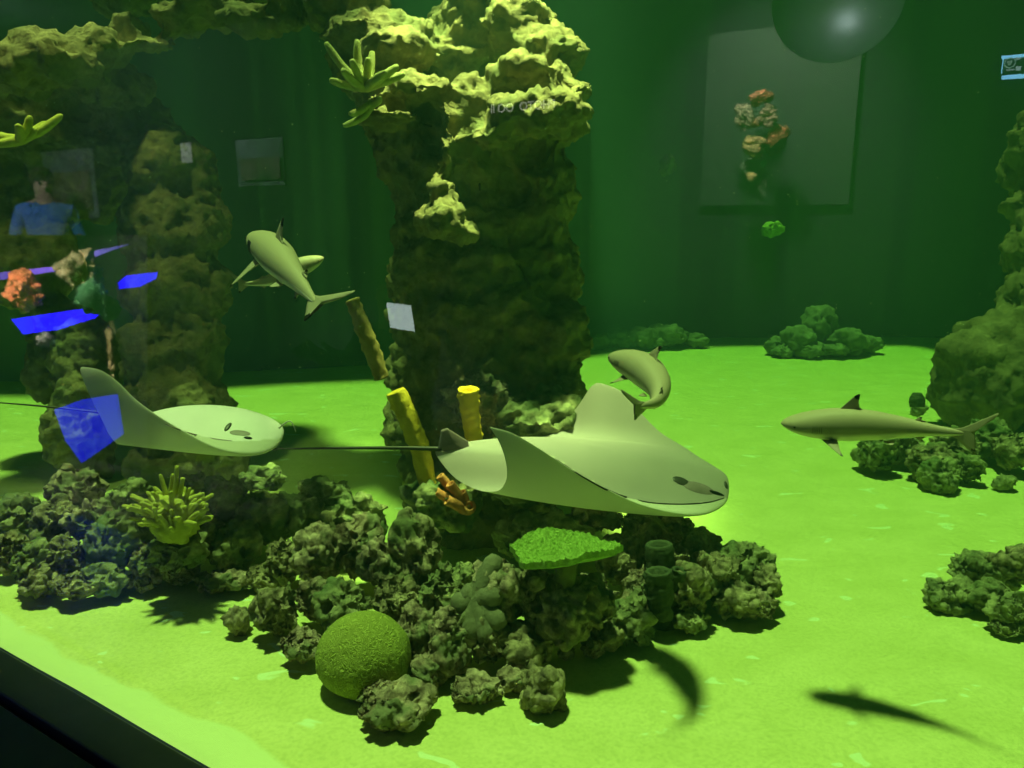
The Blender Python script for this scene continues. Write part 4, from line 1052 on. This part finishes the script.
# visitors
def figure(px, py, dist, shirt, label, facing, phone=False):
    top, t = PV(px, py, dist)      # crown of the head
    hgt = top[2] - ZF; s_ = hgt/1.72
    f_ = np.array([math.cos(facing), math.sin(facing), 0]); l_ = np.array([-f_[1], f_[0], 0])
    def L_(x, y, z): return (l_*x + f_*y)*s_ + np.array([0,0,z*s_])
    J = {'pel':(0,0,.95,.13),'ab':(0,0,1.12,.125),'ch':(0,0,1.32,.14),'nk':(0,.01,1.47,.058),'hd0':(0,.02,1.56,.075),'hd1':(0,.01,1.64,.085)}
    E = [('pel','ab'),('ab','ch'),('ch','nk'),('nk','hd0'),('hd0','hd1')]
    for sg, n in ((1,'l'),(-1,'r')):
        J.update({n+'sh':(sg*.18,0,1.40,.06)}); E += [('ch',n+'sh')]
        if phone: J.update({n+'el':(sg*.22,.16,1.18,.045), n+'wr':(sg*.08,.36,1.36,.03)})
        else: J.update({n+'el':(sg*.26,.02,1.12,.045), n+'wr':(sg*.22,.18,.95,.03)})
        E += [(n+'sh',n+'el'),(n+'el',n+'wr')]
        J.update({n+'hp':(sg*.1,0,.90,.095), n+'kn':(sg*.11,.03,.50,.06), n+'an':(sg*.11,-.02,.09,.042), n+'to':(sg*.12,.16,.035,.035)})
        E += [('pel',n+'hp'),(n+'hp',n+'kn'),(n+'kn',n+'an'),(n+'an',n+'to')]
        w0 = J[n+'wr']
        J[n+'pa'] = (w0[0], w0[1]+.05, w0[2]+.02, .026); E.append((n+'wr', n+'pa'))
        for k in range(5):
            J[n+'f%d'%k] = (w0[0]+(k-2)*.018*sg, w0[1]+.10-(.02 if k == 0 else 0), w0[2]+.05-.01*k, .010); J[n+'g%d'%k] = (w0[0]+(k-2)*.020*sg, w0[1]+.125, w0[2]+.085-.01*k, .009)
            E += [(n+'pa', n+'f%d'%k), (n+'f%d'%k, n+'g%d'%k)]
    names = list(J); me = bpy.data.meshes.new('b'); me.from_pydata([tuple(L_(*J[k][:3])) for k in names], [(names.index(a), names.index(b)) for a, b in E], [])
    tmp = bpy.data.objects.new('b', me); COL.objects.link(tmp); md = tmp.modifiers.new('s', 'SKIN')
    for i, k in enumerate(names): me.skin_vertices[0].data[i].radius = (J[k][3]*s_, J[k][3]*s_)
    me.skin_vertices[0].data[0].use_root = True
    sb = tmp.modifiers.new('u', 'SUBSURF'); sb.levels = 2
    dg = bpy.context.evaluated_depsgraph_get(); dg.update(); out = bpy.data.meshes.new_from_object(tmp.evaluated_get(dg)); bpy.data.objects.remove(tmp)
    out.materials.clear(); 
    for m in (M['skin'], shirt, M['trousers'], M['shoe']): out.materials.append(m)
    out.polygons.foreach_set('use_smooth', [True]*len(out.polygons)); v = get_co(out)
    for p in out.polygons:
        c = v[list(p.vertices)].mean(0); z = c[2]/s_; x = np.dot(c, l_)/s_; y = np.dot(c, f_)/s_
        arm = abs(x) > .19 and z > .9 or y > .14 and z > .9
        p.material_index = 0 if (z > 1.46 or (arm and z < 1.2)) else (1 if z > .95 else (2 if z > .08 else 3))
    base = np.array([top[0], top[1], ZF]); root = empty('person', base); tag(root, label, 'person')
    o = bpy.data.objects.new('body', out); link(o, root); out.name = 'body'
    hm = ico(4)[0].copy(); hv = ico(4)[1]*np.array([.093,.105,.105])
    cut = (hv[:,1] > .03) & (hv[:,2] < .055); hv[cut, 1] = .03; hv[hv[:,2] < -.07, 2] = -.07
    set_co(hm, np.array([l_*a + f_*b + az*c for a, b, c in hv])*s_); hm.materials.append(M['hair']); hm.name = 'hair'
    h = bpy.data.objects.new('hair', hm); h.location = tuple(L_(0, -.005, 1.645)); link(h, root)
    for sg in (1, -1):
        em = ico(2)[0].copy(); set_co(em, ico(2)[1]*.011*s_); em.materials.append(M['black']); em.name = 'eye'
        e = bpy.data.objects.new('eye', em); e.location = tuple(L_(sg*.032, .088, 1.61)); link(e, root)
    V, Fc = tube_geo([L_(0,.09,1.61), L_(0,.112,1.575), L_(0,.092,1.565)], [.008*s_,.015*s_,.008*s_], 8)
    nn = mesh('nose', V, Fc, M['skin'], root)
    return root
M['skin'] = mat('skin', (.45,.28,.2), .6); M['hair'] = mat('hair', (.03,.02,.015), .7); M['trousers'] = mat('trousers', (.03,.03,.04), .8); M['shoe'] = mat('shoe', (.02,.02,.02), .6)
ang = math.atan2(gn[1], gn[0])
figure(42, 170, 3.5, mat('blue_shirt', (.05,.14,.6), .8), 'reflected person in a blue shirt at the left, standing side-on', ang - 1.3)
figure(398, 262, 1.15, mat('dark_shirt', (.008,.008,.010), .9), 'reflected person in dark clothes holding up a bright phone', ang, True)
# phone
ph = empty('phone', PV(404,317,.75)[0]); tag(ph, 'phone with a blank white screen reflected on the dark column', 'phone')
slab('phone_case', [(388,300),(415,303.5),(419,333),(392,329)], .742, .012, M['case'], root=ph)
slab('phone_screen', [(390,302),(414,305),(418,331),(394,327)], .732, .004, emat('phone_glow', (.50,.62,.60), 7.5), root=ph)
# visitor hall lamps (aimed away from the pane)
def spot(name, pos, target, e, col, size=1.2, r_=.15):
    l = bpy.data.lights.new(name, 'SPOT'); l.energy = e; l.color = col; l.spot_size = size; l.spot_blend = .6; l.shadow_soft_size = r_
    o = bpy.data.objects.new(name, l); o.location = tuple(pos); COL.objects.link(o)
    d = Vector(np.array(target) - np.array(pos)); o.rotation_euler = d.to_track_quat('-Z', 'Y').to_euler()
a = PV(80, 300, DT)[0]; spot('display_lamp', a + gn*1.1 + az*1.2, a, 1700, (1,.95,.8), 1.0)
a = PV(770, 130, WALLD)[0]; spot('display_lamp', a + gn*1.3 + az*1.2, a, 800, (1,.95,.8), 1.1)
a = PV(170, 160, WALLD)[0]; spot('hall_lamp', a + gn*2.5 + az*1.0, a - az*.3, 500, (.8,.9,1), 1.9)
a = PV(838, 40, 2.4)[0]; spot('hall_lamp', a + gn*.7 - az*.9 + gdir*.5, a, 90, (.9,1,1), .9)
